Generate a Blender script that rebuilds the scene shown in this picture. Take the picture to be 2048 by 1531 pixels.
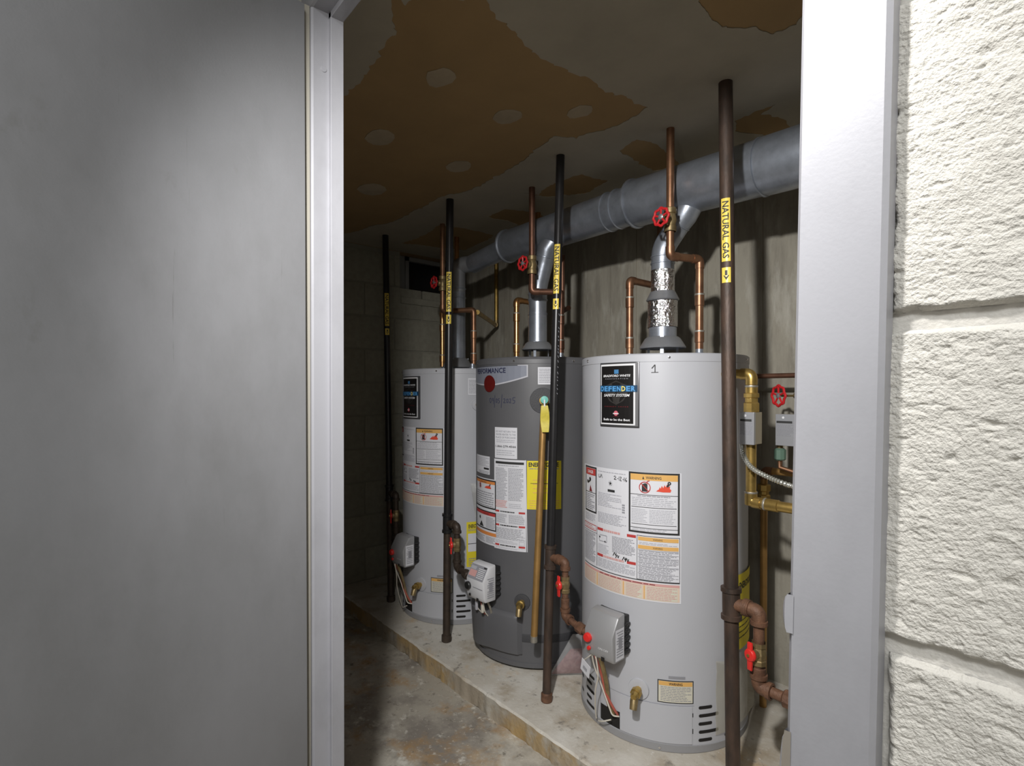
import bpy, bmesh, math, random
import numpy as np
from mathutils import Vector, Matrix, noise

for o in list(bpy.data.objects): bpy.data.objects.remove(o, do_unlink=True)
scene = bpy.context.scene
C = scene.collection
random.seed(7)
R = math.radians

# ------------------------------------------------------------------ camera
FPX, HOR, YAW, PIT = 1080.0, 785.0, R(40.4), R(0.6)
CAMZ = 1.23
Fh = np.array([-math.cos(YAW), math.sin(YAW), 0.0]); Rr = np.array([math.sin(YAW), math.cos(YAW), 0.0]); Up = np.array([0, 0, 1.0])
Fw = Fh*math.cos(PIT)-Up*math.sin(PIT); Uc = Up*math.cos(PIT)+Fh*math.sin(PIT)
CYP = HOR+FPX*math.tan(PIT)
def ray(x, y): return Fw+Rr*(x-1024.0)/FPX-Uc*(y-CYP)/FPX
def atY(x, y, Y): r = ray(x, y); p = r*(Y/r[1]); return Vector((p[0], p[1], p[2]+CAMZ))
def atX(x, y, X): r = ray(x, y); p = r*(X/r[0]); return Vector((p[0], p[1], p[2]+CAMZ))
def atZ(x, y, Z): r = ray(x, y); p = r*((Z-CAMZ)/r[2]); return Vector((p[0], p[1], p[2]+CAMZ))
def zat(X, Y, py):      # height of the point above (X, Y) that shows at image row py
    h = np.array([X, Y, 0.0]); k = (CYP-py)/FPX
    return CAMZ+(k*(h@Fw)-(h@Uc))/(Uc[2]-k*Fw[2])
cd = bpy.data.cameras.new('camera'); cam = bpy.data.objects.new('camera', cd); C.objects.link(cam)
cd.sensor_width = 36; cd.lens = FPX/2048*36; cd.shift_y = (CYP-765.5)/2048; cd.clip_start = 0.02
cam.location = (0, 0, CAMZ)
cam.matrix_world = Matrix(((Rr[0], Uc[0], -Fw[0], 0), (Rr[1], Uc[1], -Fw[1], 0), (Rr[2], Uc[2], -Fw[2], CAMZ), (0, 0, 0, 1)))
scene.camera = cam

# ------------------------------------------------------------------ light
w = bpy.data.worlds.new('world'); scene.world = w; w.use_nodes = True
w.node_tree.nodes['Background'].inputs[0].default_value = (0.8, 0.85, 1.0, 1)
w.node_tree.nodes['Background'].inputs[1].default_value = 0.02
ld = bpy.data.lights.new('work_light', 'SPOT'); lo = bpy.data.objects.new('work_light', ld); C.objects.link(lo)
lo.location = (-0.30, -0.02, CAMZ+0.70)
ld.energy = 168; ld.spot_size = R(106); ld.spot_blend = 1.0; ld.shadow_soft_size = 0.035; ld.color = (1.0, 0.985, 0.965)
aim = Vector((-1.12, 1.9, 0.66))-lo.location
lo.rotation_euler = aim.to_track_quat('-Z', 'Y').to_euler()
hd = bpy.data.lights.new('hall_fill', 'AREA'); ho = bpy.data.objects.new('hall_fill', hd); C.objects.link(ho)  # unseen fill lamp, added to brighten the door leaf and hall-side faces
ho.location = (0.55, -0.75, 2.36); hd.shape = 'RECTANGLE'; hd.size = 1.2; hd.size_y = 0.3; hd.energy = 40; hd.color = (0.95, 0.975, 1.0)
vs = scene.view_settings
vs.view_transform = 'Standard'; vs.look = 'None'; vs.gamma = 1; vs.exposure = -0.25; vs.use_curve_mapping = False

# ------------------------------------------------------------------ materials
MATS = {}
def mat(name, col, rough=0.5, metal=0.0, var=0.0, vscale=8.0, col2=None, bump=0.0, bscale=60.0, stretch=None, alpha=1.0, trans=0.0, spec=None):
    if name in MATS: return MATS[name]
    m = bpy.data.materials.new(name); m.use_nodes = True; MATS[name] = m
    nt = m.node_tree; b = nt.nodes['Principled BSDF']
    b.inputs['Roughness'].default_value = rough; b.inputs['Metallic'].default_value = metal
    b.inputs['Base Color'].default_value = (*col, 1)
    if alpha < 1: b.inputs['Alpha'].default_value = alpha
    if trans: b.inputs['Transmission Weight'].default_value = trans
    if spec is not None: b.inputs['Specular IOR Level'].default_value = spec
    if var or bump:
        tc = nt.nodes.new('ShaderNodeTexCoord'); mp = nt.nodes.new('ShaderNodeMapping'); nt.links.new(tc.outputs['Object'], mp.inputs[0])
        if stretch: mp.inputs['Scale'].default_value = stretch
    if var:
        n = nt.nodes.new('ShaderNodeTexNoise'); n.inputs['Scale'].default_value = vscale; n.inputs['Detail'].default_value = 6; n.inputs['Roughness'].default_value = 0.62
        nt.links.new(mp.outputs[0], n.inputs['Vector'])
        rp = nt.nodes.new('ShaderNodeValToRGB'); rp.color_ramp.elements[0].position = 0.33; rp.color_ramp.elements[1].position = 0.67
        c2 = col2 if col2 else tuple(c*(1-var) for c in col)
        rp.color_ramp.elements[0].color = (*c2, 1); rp.color_ramp.elements[1].color = (*col, 1)
        nt.links.new(n.outputs['Fac'], rp.inputs[0]); nt.links.new(rp.outputs[0], b.inputs['Base Color'])
    if bump:
        n2 = nt.nodes.new('ShaderNodeTexNoise'); n2.inputs['Scale'].default_value = bscale; n2.inputs['Detail'].default_value = 5
        nt.links.new(mp.outputs[0], n2.inputs['Vector'])
        bp = nt.nodes.new('ShaderNodeBump'); bp.inputs['Strength'].default_value = min(1, bump); bp.inputs['Distance'].default_value = 0.004*max(1, bump)
        nt.links.new(n2.outputs['Fac'], bp.inputs['Height']); nt.links.new(bp.outputs[0], b.inputs['Normal'])
    return m
def stained(name, base, layers, rough=0.85, bump=0.3, bscale=90.0):
    """base colour with noise-shaped stains: layers = [(colour, scale, lo, hi, stretch, seed)]"""
    m = bpy.data.materials.new(name); m.use_nodes = True; MATS[name] = m
    nt = m.node_tree; b = nt.nodes['Principled BSDF']; b.inputs['Roughness'].default_value = rough
    tc = nt.nodes.new('ShaderNodeTexCoord'); cur = None
    for i, (col, sc, lo_, hi_, st, sd) in enumerate(layers):
        mp = nt.nodes.new('ShaderNodeMapping'); nt.links.new(tc.outputs['Object'], mp.inputs[0])
        mp.inputs['Scale'].default_value = st; mp.inputs['Location'].default_value = (sd, sd*1.7, sd*0.3)
        n = nt.nodes.new('ShaderNodeTexNoise'); n.inputs['Scale'].default_value = sc; n.inputs['Detail'].default_value = 7; n.inputs['Roughness'].default_value = 0.65
        nt.links.new(mp.outputs[0], n.inputs['Vector'])
        mr = nt.nodes.new('ShaderNodeMapRange'); mr.inputs[1].default_value = lo_; mr.inputs[2].default_value = hi_
        nt.links.new(n.outputs['Fac'], mr.inputs[0])
        mx = nt.nodes.new('ShaderNodeMixRGB'); nt.links.new(mr.outputs[0], mx.inputs[0])
        if cur is None: mx.inputs[1].default_value = (*base, 1)
        else: nt.links.new(cur, mx.inputs[1])
        mx.inputs[2].default_value = (*col, 1); cur = mx.outputs[0]
    nt.links.new(cur, b.inputs['Base Color'])
    n2 = nt.nodes.new('ShaderNodeTexNoise'); n2.inputs['Scale'].default_value = bscale; n2.inputs['Detail'].default_value = 6
    nt.links.new(tc.outputs['Object'], n2.inputs['Vector'])
    bp = nt.nodes.new('ShaderNodeBump'); bp.inputs['Strength'].default_value = bump; bp.inputs['Distance'].default_value = 0.004
    nt.links.new(n2.outputs['Fac'], bp.inputs['Height']); nt.links.new(bp.outputs[0], b.inputs['Normal'])
    return m
S1 = (1, 1, 1)
stained('floor_concrete', (0.40, 0.365, 0.305), [((0.56, 0.53, 0.46), 2.4, 0.48, 0.60, S1, 3.0), ((0.24, 0.215, 0.185), 2.6, 0.47, 0.60, S1, 9.0), ((0.40, 0.235, 0.085), 3.6, 0.53, 0.68, S1, 21.0), ((0.66, 0.63, 0.56), 14, 0.58, 0.68, S1, 5.0), ((0.17, 0.15, 0.12), 26, 0.58, 0.70, S1, 15.0), ((0.55, 0.50, 0.42), 60, 0.58, 0.70, S1, 45.0)], rough=0.8)
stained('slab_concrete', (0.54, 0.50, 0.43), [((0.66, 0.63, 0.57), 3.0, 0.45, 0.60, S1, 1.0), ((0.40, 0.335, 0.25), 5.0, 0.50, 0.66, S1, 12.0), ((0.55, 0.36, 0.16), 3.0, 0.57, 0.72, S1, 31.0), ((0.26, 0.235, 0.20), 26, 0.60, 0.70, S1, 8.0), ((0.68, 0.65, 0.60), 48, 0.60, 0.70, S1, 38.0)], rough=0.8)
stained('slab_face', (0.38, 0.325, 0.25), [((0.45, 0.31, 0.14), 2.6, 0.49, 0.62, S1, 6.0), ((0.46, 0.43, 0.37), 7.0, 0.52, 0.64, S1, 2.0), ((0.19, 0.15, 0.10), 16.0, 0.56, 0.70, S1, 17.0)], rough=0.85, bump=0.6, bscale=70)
stained('wall_concrete', (0.36, 0.335, 0.275), [((0.25, 0.23, 0.19), 3.0, 0.45, 0.68, (5, 1, .8), 4.0), ((0.47, 0.45, 0.39), 5.0, 0.52, 0.70, (3, 1, .7), 14.0), ((0.16, 0.135, 0.10), 9, 0.64, 0.78, (1, 1, .5), 25.0)], rough=0.9, bump=0.5, bscale=45)
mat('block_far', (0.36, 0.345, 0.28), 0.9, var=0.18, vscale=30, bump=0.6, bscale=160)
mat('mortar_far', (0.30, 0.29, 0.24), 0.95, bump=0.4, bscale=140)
mat('block_near', (0.56, 0.54, 0.495), 0.9, var=0.06, vscale=40, bump=0.55, bscale=520, spec=0.2)
mat('mortar_near', (0.55, 0.53, 0.49), 0.9, var=0.05, vscale=30, bump=0.3, bscale=260, spec=0.2)
mat('paper_board', (0.38, 0.25, 0.115), 0.9, var=0.12, vscale=5)
mat('compound', (0.44, 0.395, 0.31), 0.9, var=0.16, vscale=4)
mat('compound_thin', (0.44, 0.36, 0.25), 0.9, var=0.2, vscale=9)
mat('hall_paint', (0.60, 0.58, 0.54), 0.8)
# steel of the door: brushed, smudged
stained('door_steel', (0.232, 0.235, 0.246), [((0.205, 0.206, 0.212), 1.6, 0.42, 0.66, S1, 2.0), ((0.258, 0.26, 0.273), 2.6, 0.5, 0.7, (1, 1, .5), 6.0), ((0.165, 0.162, 0.155), 7.0, 0.64, 0.80, (1, 1, .6), 17.0), ((0.135, 0.132, 0.13), 10.0, 0.68, 0.74, (7, 7, .22), 40.0)], rough=0.6, bump=0.05, bscale=300)
MATS['door_steel'].node_tree.nodes['Principled BSDF'].inputs['Metallic'].default_value = 0.0
stained('frame_steel', (0.335, 0.335, 0.36), [((0.285, 0.285, 0.305), 5, 0.45, 0.65, (1, 1, .6), 2.0), ((0.29, 0.29, 0.30), 9, 0.62, 0.78, (1, 1, .6), 11.0)], rough=0.40, bump=0.03, bscale=300)
MATS['frame_steel'].node_tree.nodes['Principled BSDF'].inputs['Metallic'].default_value = 0.10
mat('weather_strip', (0.34, 0.32, 0.27), 0.7)
mat('chrome', (0.8, 0.8, 0.82), 0.15, 1.0)
mat('heater_grey', (0.50, 0.507, 0.54), 0.42, var=0.03, vscale=3)
mat('heater_grey_dark', (0.30, 0.30, 0.31), 0.5)
mat('heater_charcoal', (0.115, 0.115, 0.122), 0.45, var=0.08, vscale=4)
mat('charcoal_dark', (0.055, 0.055, 0.06), 0.6, bump=0.3, bscale=200)
mat('slot_black', (0.012, 0.010, 0.009), 0.9)
mat('paper_white', (0.72, 0.72, 0.76), 0.55)
mat('paper_cream', (0.66, 0.63, 0.52), 0.6)
mat('ink_black', (0.03, 0.03, 0.03), 0.6)
mat('ink_grey', (0.30, 0.30, 0.33), 0.6)
mat('ink_light', (0.46, 0.46, 0.50), 0.6)
mat('ink_red', (0.50, 0.05, 0.045), 0.6)
mat('ink_fire', (0.75, 0.08, 0.04), 0.6)
mat('ink_pink', (0.66, 0.36, 0.34), 0.6)
mat('ink_orange', (0.75, 0.43, 0.13), 0.6)
mat('ink_deep_orange', (0.72, 0.26, 0.07), 0.6)
mat('ink_peach', (0.74, 0.58, 0.46), 0.6)
mat('ink_white', (0.80, 0.80, 0.82), 0.5)
mat('ink_blue', (0.10, 0.33, 0.66), 0.45)
mat('ink_navy', (0.01, 0.05, 0.11), 0.45)
mat('ink_yellow', (0.78, 0.66, 0.20), 0.45)
mat('ink_shield', (0.035, 0.032, 0.03), 0.5)
mat('ink_maroon', (0.20, 0.02, 0.025), 0.5)
mat('ink_rose', (0.62, 0.14, 0.18), 0.5)
mat('plate_black', (0.012, 0.011, 0.011), 0.35)
mat('plate_silver', (0.42, 0.42, 0.44), 0.3, 0.8)
mat('plate_rim', (0.09, 0.09, 0.095), 0.35, 0.5)
mat('energy_yellow', (0.80, 0.66, 0.03), 0.55)
mat('banner_grey', (0.235, 0.25, 0.30), 0.4)
mat('banner_line', (0.50, 0.50, 0.54), 0.4)
mat('disc_red', (0.11, 0.006, 0.005), 0.5)
mat('pen_navy', (0.028, 0.032, 0.075), 0.5)
mat('galvanized', (0.45, 0.49, 0.56), 0.34, 0.70, var=0.32, vscale=14, bump=0.06, bscale=80)
mat('galvanized_dull', (0.36, 0.37, 0.39), 0.42, 0.55, var=0.15, vscale=10)
mat('foil', (0.75, 0.75, 0.77), 0.16, 1.0, bump=2.2, bscale=75)
mat('black_iron', (0.028, 0.027, 0.028), 0.32, 0.3, var=0.2, vscale=30)
mat('rust_iron', (0.090, 0.056, 0.040), 0.55, 0.25, var=0.55, vscale=26, col2=(0.036, 0.027, 0.022), bump=0.2, bscale=200, stretch=(1, 1, .35))
mat('rust_fitting', (0.20, 0.10, 0.058), 0.6, 0.2, var=0.5, vscale=40, col2=(0.10, 0.05, 0.03), bump=0.3, bscale=220)
mat('brown_iron', (0.075, 0.053, 0.038), 0.5, 0.3, var=0.5, vscale=30, col2=(0.045, 0.034, 0.027), bump=0.2, bscale=200)
mat('copper', (0.38, 0.205, 0.115), 0.40, 0.75, var=0.45, vscale=18, col2=(0.22, 0.11, 0.065))
mat('copper_bright', (0.72, 0.38, 0.16), 0.28, 0.9, var=0.3, vscale=18)
mat('copper_dark', (0.26, 0.13, 0.085), 0.42, 0.7, var=0.4, vscale=18)
mat('copper_tan', (0.50, 0.29, 0.10), 0.40, 0.55, var=0.25, vscale=14)
mat('brass', (0.62, 0.42, 0.13), 0.32, 0.8, var=0.4, vscale=22)
mat('brass_dull', (0.40, 0.30, 0.15), 0.45, 0.7, var=0.4, vscale=40)
mat('solder', (0.46, 0.43, 0.37), 0.45, 0.6, var=0.3, vscale=60)
mat('valve_red', (0.58, 0.02, 0.025), 0.4)
mat('lever_red', (0.72, 0.03, 0.025), 0.35)
mat('valve_silver', (0.40, 0.40, 0.41), 0.38, 0.35)
mat('valve_white', (0.66, 0.66, 0.68), 0.4)
mat('black_plastic', (0.02, 0.02, 0.02), 0.4)
mat('wire_white', (0.66, 0.62, 0.54), 0.5)
mat('wire_red', (0.42, 0.10, 0.07), 0.5)
mat('tape_yellow', (0.82, 0.62, 0.10), 0.35)
mat('box_steel', (0.50, 0.51, 0.54), 0.35, 0.5)
mat('box_tan', (0.42, 0.37, 0.27), 0.5, 0.2)
mat('green_part', (0.12, 0.20, 0.15), 0.5)
mat('conduit_steel', (0.55, 0.55, 0.50), 0.35, 0.7)
mat('teal', (0.16, 0.50, 0.43), 0.45)
mat('tag_yellow', (0.70, 0.58, 0.08), 0.5, var=0.2, vscale=60)
mat('bag_film', (0.72, 0.72, 0.73), 0.10, alpha=0.28, bump=0.6, bscale=40)
mat('bag_red', (0.19, 0.03, 0.035), 0.6, var=0.5, vscale=38, col2=(0.38, 0.20, 0.19))
mat('bag_clear', (0.55, 0.55, 0.54), 0.12, alpha=0.5, bump=0.8, bscale=50)
mat('film_yellowed', (0.55, 0.52, 0.42), 0.25, alpha=0.45)
mat('window_glass', (0.01, 0.01, 0.012), 0.12)
mat('window_frame_mat', (0.22, 0.22, 0.21), 0.6)

# ------------------------------------------------------------------ mesh helpers
class MB:
    def __init__(s): s.v = []; s.f = []; s.m = []; s.slots = []
    def slot(s, m):
        if m not in s.slots: s.slots.append(m)
        return s.slots.index(m)
    def add(s, vs_, fs, m):
        k = len(s.v); i = s.slot(m); s.v += [tuple(p) for p in vs_]; s.f += [tuple(k+a for a in f) for f in fs]; s.m += [i]*len(fs); return s
    def box(s, p0, p1, m, M=None):
        x0, y0, z0 = p0; x1, y1, z1 = p1
        vv = [(x0, y0, z0), (x1, y0, z0), (x1, y1, z0), (x0, y1, z0), (x0, y0, z1), (x1, y0, z1), (x1, y1, z1), (x0, y1, z1)]
        if M: vv = [M@Vector(p) for p in vv]
        return s.add(vv, [(0, 3, 2, 1), (4, 5, 6, 7), (0, 1, 5, 4), (1, 2, 6, 5), (2, 3, 7, 6), (3, 0, 4, 7)], m)
    def tube(s, path, r, m, n=16, cap=True):
        path = [Vector(p) for p in path]; k = len(path); rr = r if isinstance(r, (list, tuple)) else [r]*k
        t0 = (path[1]-path[0]).normalized(); a = t0.orthogonal().normalized(); vs_ = []
        for i, p in enumerate(path):
            t = ((path[min(i+1, k-1)]-p).normalized()+(p-path[max(i-1, 0)]).normalized())
            t = t.normalized() if t.length > 1e-9 else t0
            a = (a-t*a.dot(t)).normalized(); b = t.cross(a)
            vs_ += [p+(a*math.cos(2*math.pi*j/n)+b*math.sin(2*math.pi*j/n))*rr[i] for j in range(n)]
        fs = [(i*n+j, i*n+(j+1) % n, (i+1)*n+(j+1) % n, (i+1)*n+j) for i in range(k-1) for j in range(n)]
        if cap: fs += [tuple(range(n-1, -1, -1)), tuple((k-1)*n+j for j in range(n))]
        return s.add(vs_, fs, m)
    def lathe(s, prof, m, c=(0, 0, 0), n=32, axis=(0, 0, 1)):     # prof: [(radius, height)]
        ax = Vector(axis).normalized(); a = ax.orthogonal().normalized(); b = ax.cross(a); c = Vector(c); vs_ = []
        for (r, h) in prof:
            vs_ += [c+ax*h+(a*math.cos(2*math.pi*j/n)+b*math.sin(2*math.pi*j/n))*max(r, 1e-5) for j in range(n)]
        fs = [(i*n+j, i*n+(j+1) % n, (i+1)*n+(j+1) % n, (i+1)*n+j) for i in range(len(prof)-1) for j in range(n)]
        return s.add(vs_, fs, m)
    def prism(s, poly, d0, d1, m, O, A, B, N):       # polygon (a, b) in plane O + aA + bB, extruded along N
        k = len(poly); vs_ = [O+A*p[0]+B*p[1]+N*d0 for p in poly]+[O+A*p[0]+B*p[1]+N*d1 for p in poly]
        return s.add(vs_, [tuple(range(k-1, -1, -1)), tuple(range(k, 2*k))]+[(i, (i+1) % k, k+(i+1) % k, k+i) for i in range(k)], m)
    def build(s, name, parent=None, smooth=35, bevel=0):
        me = bpy.data.meshes.new(name); me.from_pydata(s.v, [], s.f); me.update()
        for mm in s.slots: me.materials.append(MATS[mm])
        me.polygons.foreach_set('material_index', s.m)
        o = bpy.data.objects.new(name, me); C.objects.link(o)
        bm = bmesh.new(); bm.from_mesh(me); bmesh.ops.recalc_face_normals(bm, faces=bm.faces)
        if bevel: bmesh.ops.bevel(bm, geom=[e for e in bm.edges if len(e.link_faces) == 2 and e.calc_face_angle(0) > 0.6], offset=bevel, segments=2, affect='EDGES', profile=0.5)
        bm.to_mesh(me); bm.free()
        if smooth:
            me.shade_smooth(); me.set_sharp_from_angle(angle=R(smooth))
        if parent: o.parent = parent
        return o
def fillet(pts, rad, seg=6):
    pts = [Vector(p) for p in pts]; out = [pts[0]]
    for i in range(1, len(pts)-1):
        p = pts[i]; a = (pts[i-1]-p); b = (pts[i+1]-p); d = min(rad, a.length*0.49, b.length*0.49)
        p0 = p+a.normalized()*d; p1 = p+b.normalized()*d
        for j in range(seg+1):
            t = j/seg; out.append(p0*(1-t)**2+p*2*t*(1-t)+p1*t*t)
    out.append(pts[-1]); return out
def empty(name, loc=(0, 0, 0), label=None, cat=None, group=None, rz=0):
    o = bpy.data.objects.new(name, None); C.objects.link(o); o.location = loc; o.rotation_euler = (0, 0, rz); o.empty_display_size = 0.05
    tag(o, label, cat, group); return o
def tag(o, label=None, cat=None, group=None, kind=None):
    if label: o['label'] = label
    if cat: o['category'] = cat
    if group: o['group'] = group
    if kind: o['kind'] = kind
    return o
def struct(o, label, cat): return tag(o, label, cat, None, 'structure')
TXT = {}
def text_polys(body, bold=0.0, shear=0.0, spacing=1.0, cuts=0):
    """vertices / faces of a line of lettering, height 1 = capital height, centred on x"""
    key = (body, bold, shear, spacing, cuts)
    if key in TXT: return TXT[key]
    cu = bpy.data.curves.new('t', 'FONT'); cu.body = body; cu.size = 1.4; cu.offset = bold; cu.shear = shear; cu.space_character = spacing; cu.resolution_u = 2; cu.align_x = 'CENTER'
    o = bpy.data.objects.new('t', cu); C.objects.link(o)
    me = bpy.data.meshes.new_from_object(o.evaluated_get(bpy.context.evaluated_depsgraph_get()))
    if cuts:
        bm = bmesh.new(); bm.from_mesh(me); ys = [v.co.y for v in bm.verts]; y0, y1 = min(ys), max(ys)
        for i in range(1, cuts): bmesh.ops.bisect_plane(bm, geom=bm.verts[:]+bm.edges[:]+bm.faces[:], plane_co=(0, y0+(y1-y0)*i/cuts, 0), plane_no=(0, 1, 0))
        bm.to_mesh(me); bm.free()
    vv = [(v.co.x, v.co.y) for v in me.vertices]; ff = [tuple(p.vertices) for p in me.polygons]
    bpy.data.objects.remove(o); bpy.data.curves.remove(cu); bpy.data.meshes.remove(me)
    TXT[key] = (vv, ff); return TXT[key]
class Canvas:
    """flat print laid on a cylinder (angle in degrees from the front, + to the right; height z) or on a plane"""
    def __init__(s, r, O=None, A=None, B=None, N=None, cx=0, cy=0):
        s.r = r; s.plane = (O, A, B, N) if O is not None else None; s.mb = MB(); s.cx = cx; s.cy = cy; s.k = 180/math.pi/r if r else 1.0
    def pos(s, a, z, lay):
        e = 0.0008+0.0005*lay
        if s.plane:
            O, A, B, N = s.plane; return O+A*a+B*z+N*e
        t = R(a-90); q = s.r+e
        return Vector((s.cx+q*math.cos(t), s.cy+q*math.sin(t), z))
    def rect(s, a0, z0, a1, z1, m, lay=1):
        n = 1 if s.plane else max(1, int(abs(a1-a0)/3)+1); vs_ = []
        for i in range(n+1):
            a = a0+(a1-a0)*i/n; vs_ += [s.pos(a, z0, lay), s.pos(a, z1, lay)]
        s.mb.add(vs_, [(2*i, 2*i+2, 2*i+3, 2*i+1) for i in range(n)], m); return s
    def frame(s, a0, z0, a1, z1, wd, m, lay=1):
        wa = wd*s.k if not s.plane else wd
        s.rect(a0, z1-wd, a1, z1, m, lay); s.rect(a0, z0, a1, z0+wd, m, lay); s.rect(a0, z0, a0+wa, z1, m, lay); s.rect(a1-wa, z0, a1, z1, m, lay); return s
    def cols(s, cc, m, lay=1):
        s.mb.add([p for (a, z0, z1) in cc for p in (s.pos(a, z0, lay), s.pos(a, z1, lay))], [(2*i, 2*i+2, 2*i+3, 2*i+1) for i in range(len(cc)-1)], m); return s
    def poly(s, pts, m, lay=1):
        s.mb.add([s.pos(a, z, lay) for a, z in pts], [tuple(range(len(pts)))], m); return s
    def disc(s, a, z, rad, m, lay=1, n=20, inner=None, sx=1.0):
        P = [(a+rad*sx*s.k*math.cos(2*math.pi*i/n), z+rad*math.sin(2*math.pi*i/n)) for i in range(n)]
        if inner is None:
            q = 12; cols = [math.cos(math.pi*(1-i/q)) for i in range(q+1)]
            return s.cols([(a+rad*sx*s.k*c, z-rad*math.sqrt(max(0, 1-c*c)), z+rad*math.sqrt(max(0, 1-c*c))) for c in cols], m, lay)
        Q = [(a+inner*sx*s.k*math.cos(2*math.pi*i/n), z+inner*math.sin(2*math.pi*i/n)) for i in range(n)]
        s.mb.add([s.pos(*p, lay) for p in P]+[s.pos(*p, lay) for p in Q], [(i, (i+1) % n, n+(i+1) % n, n+i) for i in range(n)], m); return s
    def stroke(s, pts, wd, m, lay=2):      # pen line; pts in (angle, z)
        for (a0, z0), (a1, z1) in zip(pts, pts[1:]):
            dx = (a1-a0)/s.k; dz = z1-z0; L = math.hypot(dx, dz) or 1; nx = -dz/L*wd/2; nz = dx/L*wd/2
            s.poly([(a0+nx*s.k, z0+nz), (a0-nx*s.k, z0-nz), (a1-nx*s.k, z1-nz), (a1+nx*s.k, z1+nz)], m, lay)
        return s
    def text(s, a, z, body, h, m, lay=2, width=None, bold=0.0, shear=0.0, vertical=False, spacing=1.0):
        vv, ff = text_polys(body, bold, shear, spacing, 8 if (vertical and not s.plane) else 0); xs = [p[0] for p in vv]; x0, x1 = min(xs), max(xs); kx = (width/(x1-x0)) if width else h; mid = (x0+x1)/2; vs_ = []
        for x, y in vv:
            dx = (x-mid)*kx; dy = y*h
            if vertical: vs_.append(s.pos(a+(dy-h/2)*s.k, z-dx, lay))
            else: vs_.append(s.pos(a+dx*s.k, z+dy, lay))
        s.mb.add(vs_, ff, m); return s
    def lines(s, a0, z0, a1, z1, n, m='ink_grey', lay=2, fill=0.42, seed=0, ragged=0.25):
        rnd = random.Random(seed+int(a0*10)+int(z1*1000)); p = (z1-z0)/n; unit = (a1-a0)
        for i in range(n):
            zc = z1-(i+0.5)*p; end = a1-unit*ragged*rnd.random()*(rnd.random() < 0.6); a = a0
            while a < end:
                wd = unit*rnd.uniform(0.05, 0.16); e = min(a+wd, end)
                s.mb.add([s.pos(a, zc-p*fill/2, lay), s.pos(e, zc-p*fill/2, lay), s.pos(e, zc+p*fill/2, lay), s.pos(a, zc+p*fill/2, lay)], [(0, 1, 2, 3)], m)
                a = e+unit*0.018
        return s
    def build(s, name, parent): return s.mb.build(name, parent, smooth=0)

# ------------------------------------------------------------------ room shell
XL, XR, YF, YB, ZC = -3.10, 1.00, 0.40, 2.19, 2.13
SLAB_Y, SLAB = 1.255, 0.08
XJ, XK, YO = -1.0535, -0.157, 0.385         # left jamb, right jamb, outer face of the frame
HEAD = 1.975
def slabbox(name, p0, p1, m, label, cat): return struct(MB().box(p0, p1, m).build(name, smooth=0), label, cat)
slabbox('floor', (-3.3, -1.7, -0.1), (1.3, 2.4, 0.0), 'floor_concrete', 'stained grey concrete floor with rust-brown patches', 'floor')
# raised pad under the heaters with a worn edge
mb = MB(); nx = 600; zs = []
front = []; rnd = random.Random(3)
for i in range(nx+1):
    x = XL+(XR-XL)*i/nx
    y = SLAB_Y+0.004*noise.noise(Vector((x*6, 0, 0)))+0.003*noise.noise(Vector((x*25, 4, 0)))
    front.append((x, y))
vs_ = []
for x, y in front:
    c = 0.006+0.006*max(0, noise.noise(Vector((x*14, 9, 0))))
    vs_ += [(x, y+0.016*max(-0.15, noise.noise(Vector((x*11, 2, 1)))+0.5*noise.noise(Vector((x*37, 2, 8)))), 0.0), (x, y-0.002*noise.noise(Vector((x*50, 1, 3))), 0.007+0.004*noise.noise(Vector((x*60, 5, 2)))), (x, y, SLAB-c), (x, y+c, SLAB), (x, YB, SLAB)]
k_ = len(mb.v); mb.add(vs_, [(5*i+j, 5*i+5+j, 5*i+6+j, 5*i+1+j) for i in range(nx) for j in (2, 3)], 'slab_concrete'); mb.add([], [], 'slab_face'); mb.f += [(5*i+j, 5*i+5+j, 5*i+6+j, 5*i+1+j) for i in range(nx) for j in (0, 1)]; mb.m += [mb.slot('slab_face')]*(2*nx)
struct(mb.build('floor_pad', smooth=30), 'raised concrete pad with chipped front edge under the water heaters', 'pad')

# back wall: board-formed concrete, every board mark a strip of its own depth
mb = MB(); x = XL; rnd = random.Random(11); P = []
while x < XR:
    wd = rnd.uniform(0.10, 0.19); d = rnd.uniform(0, 0.006); P.append((x, min(x+wd, XR), d)); x += wd
for (a, b, d) in P:
    mb.add([(a, YB-d, 0), (b, YB-d, 0), (b, YB-d, ZC), (a, YB-d, ZC), (a, YB+0.12, 0), (b, YB+0.12, 0), (b, YB+0.12, ZC), (a, YB+0.12, ZC)], [(0, 1, 2, 3), (0, 3, 7, 4), (1, 5, 6, 2), (4, 7, 6, 5)], 'wall_concrete')
    e = rnd.uniform(0.002, 0.006)
    mb.box((b-0.003, YB-d-e*0.8, 0), (b+0.003, YB+0.01, ZC), 'wall_concrete')
struct(mb.build('wall_back', smooth=0), 'board-formed grey concrete wall behind the water heaters', 'wall')

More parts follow.
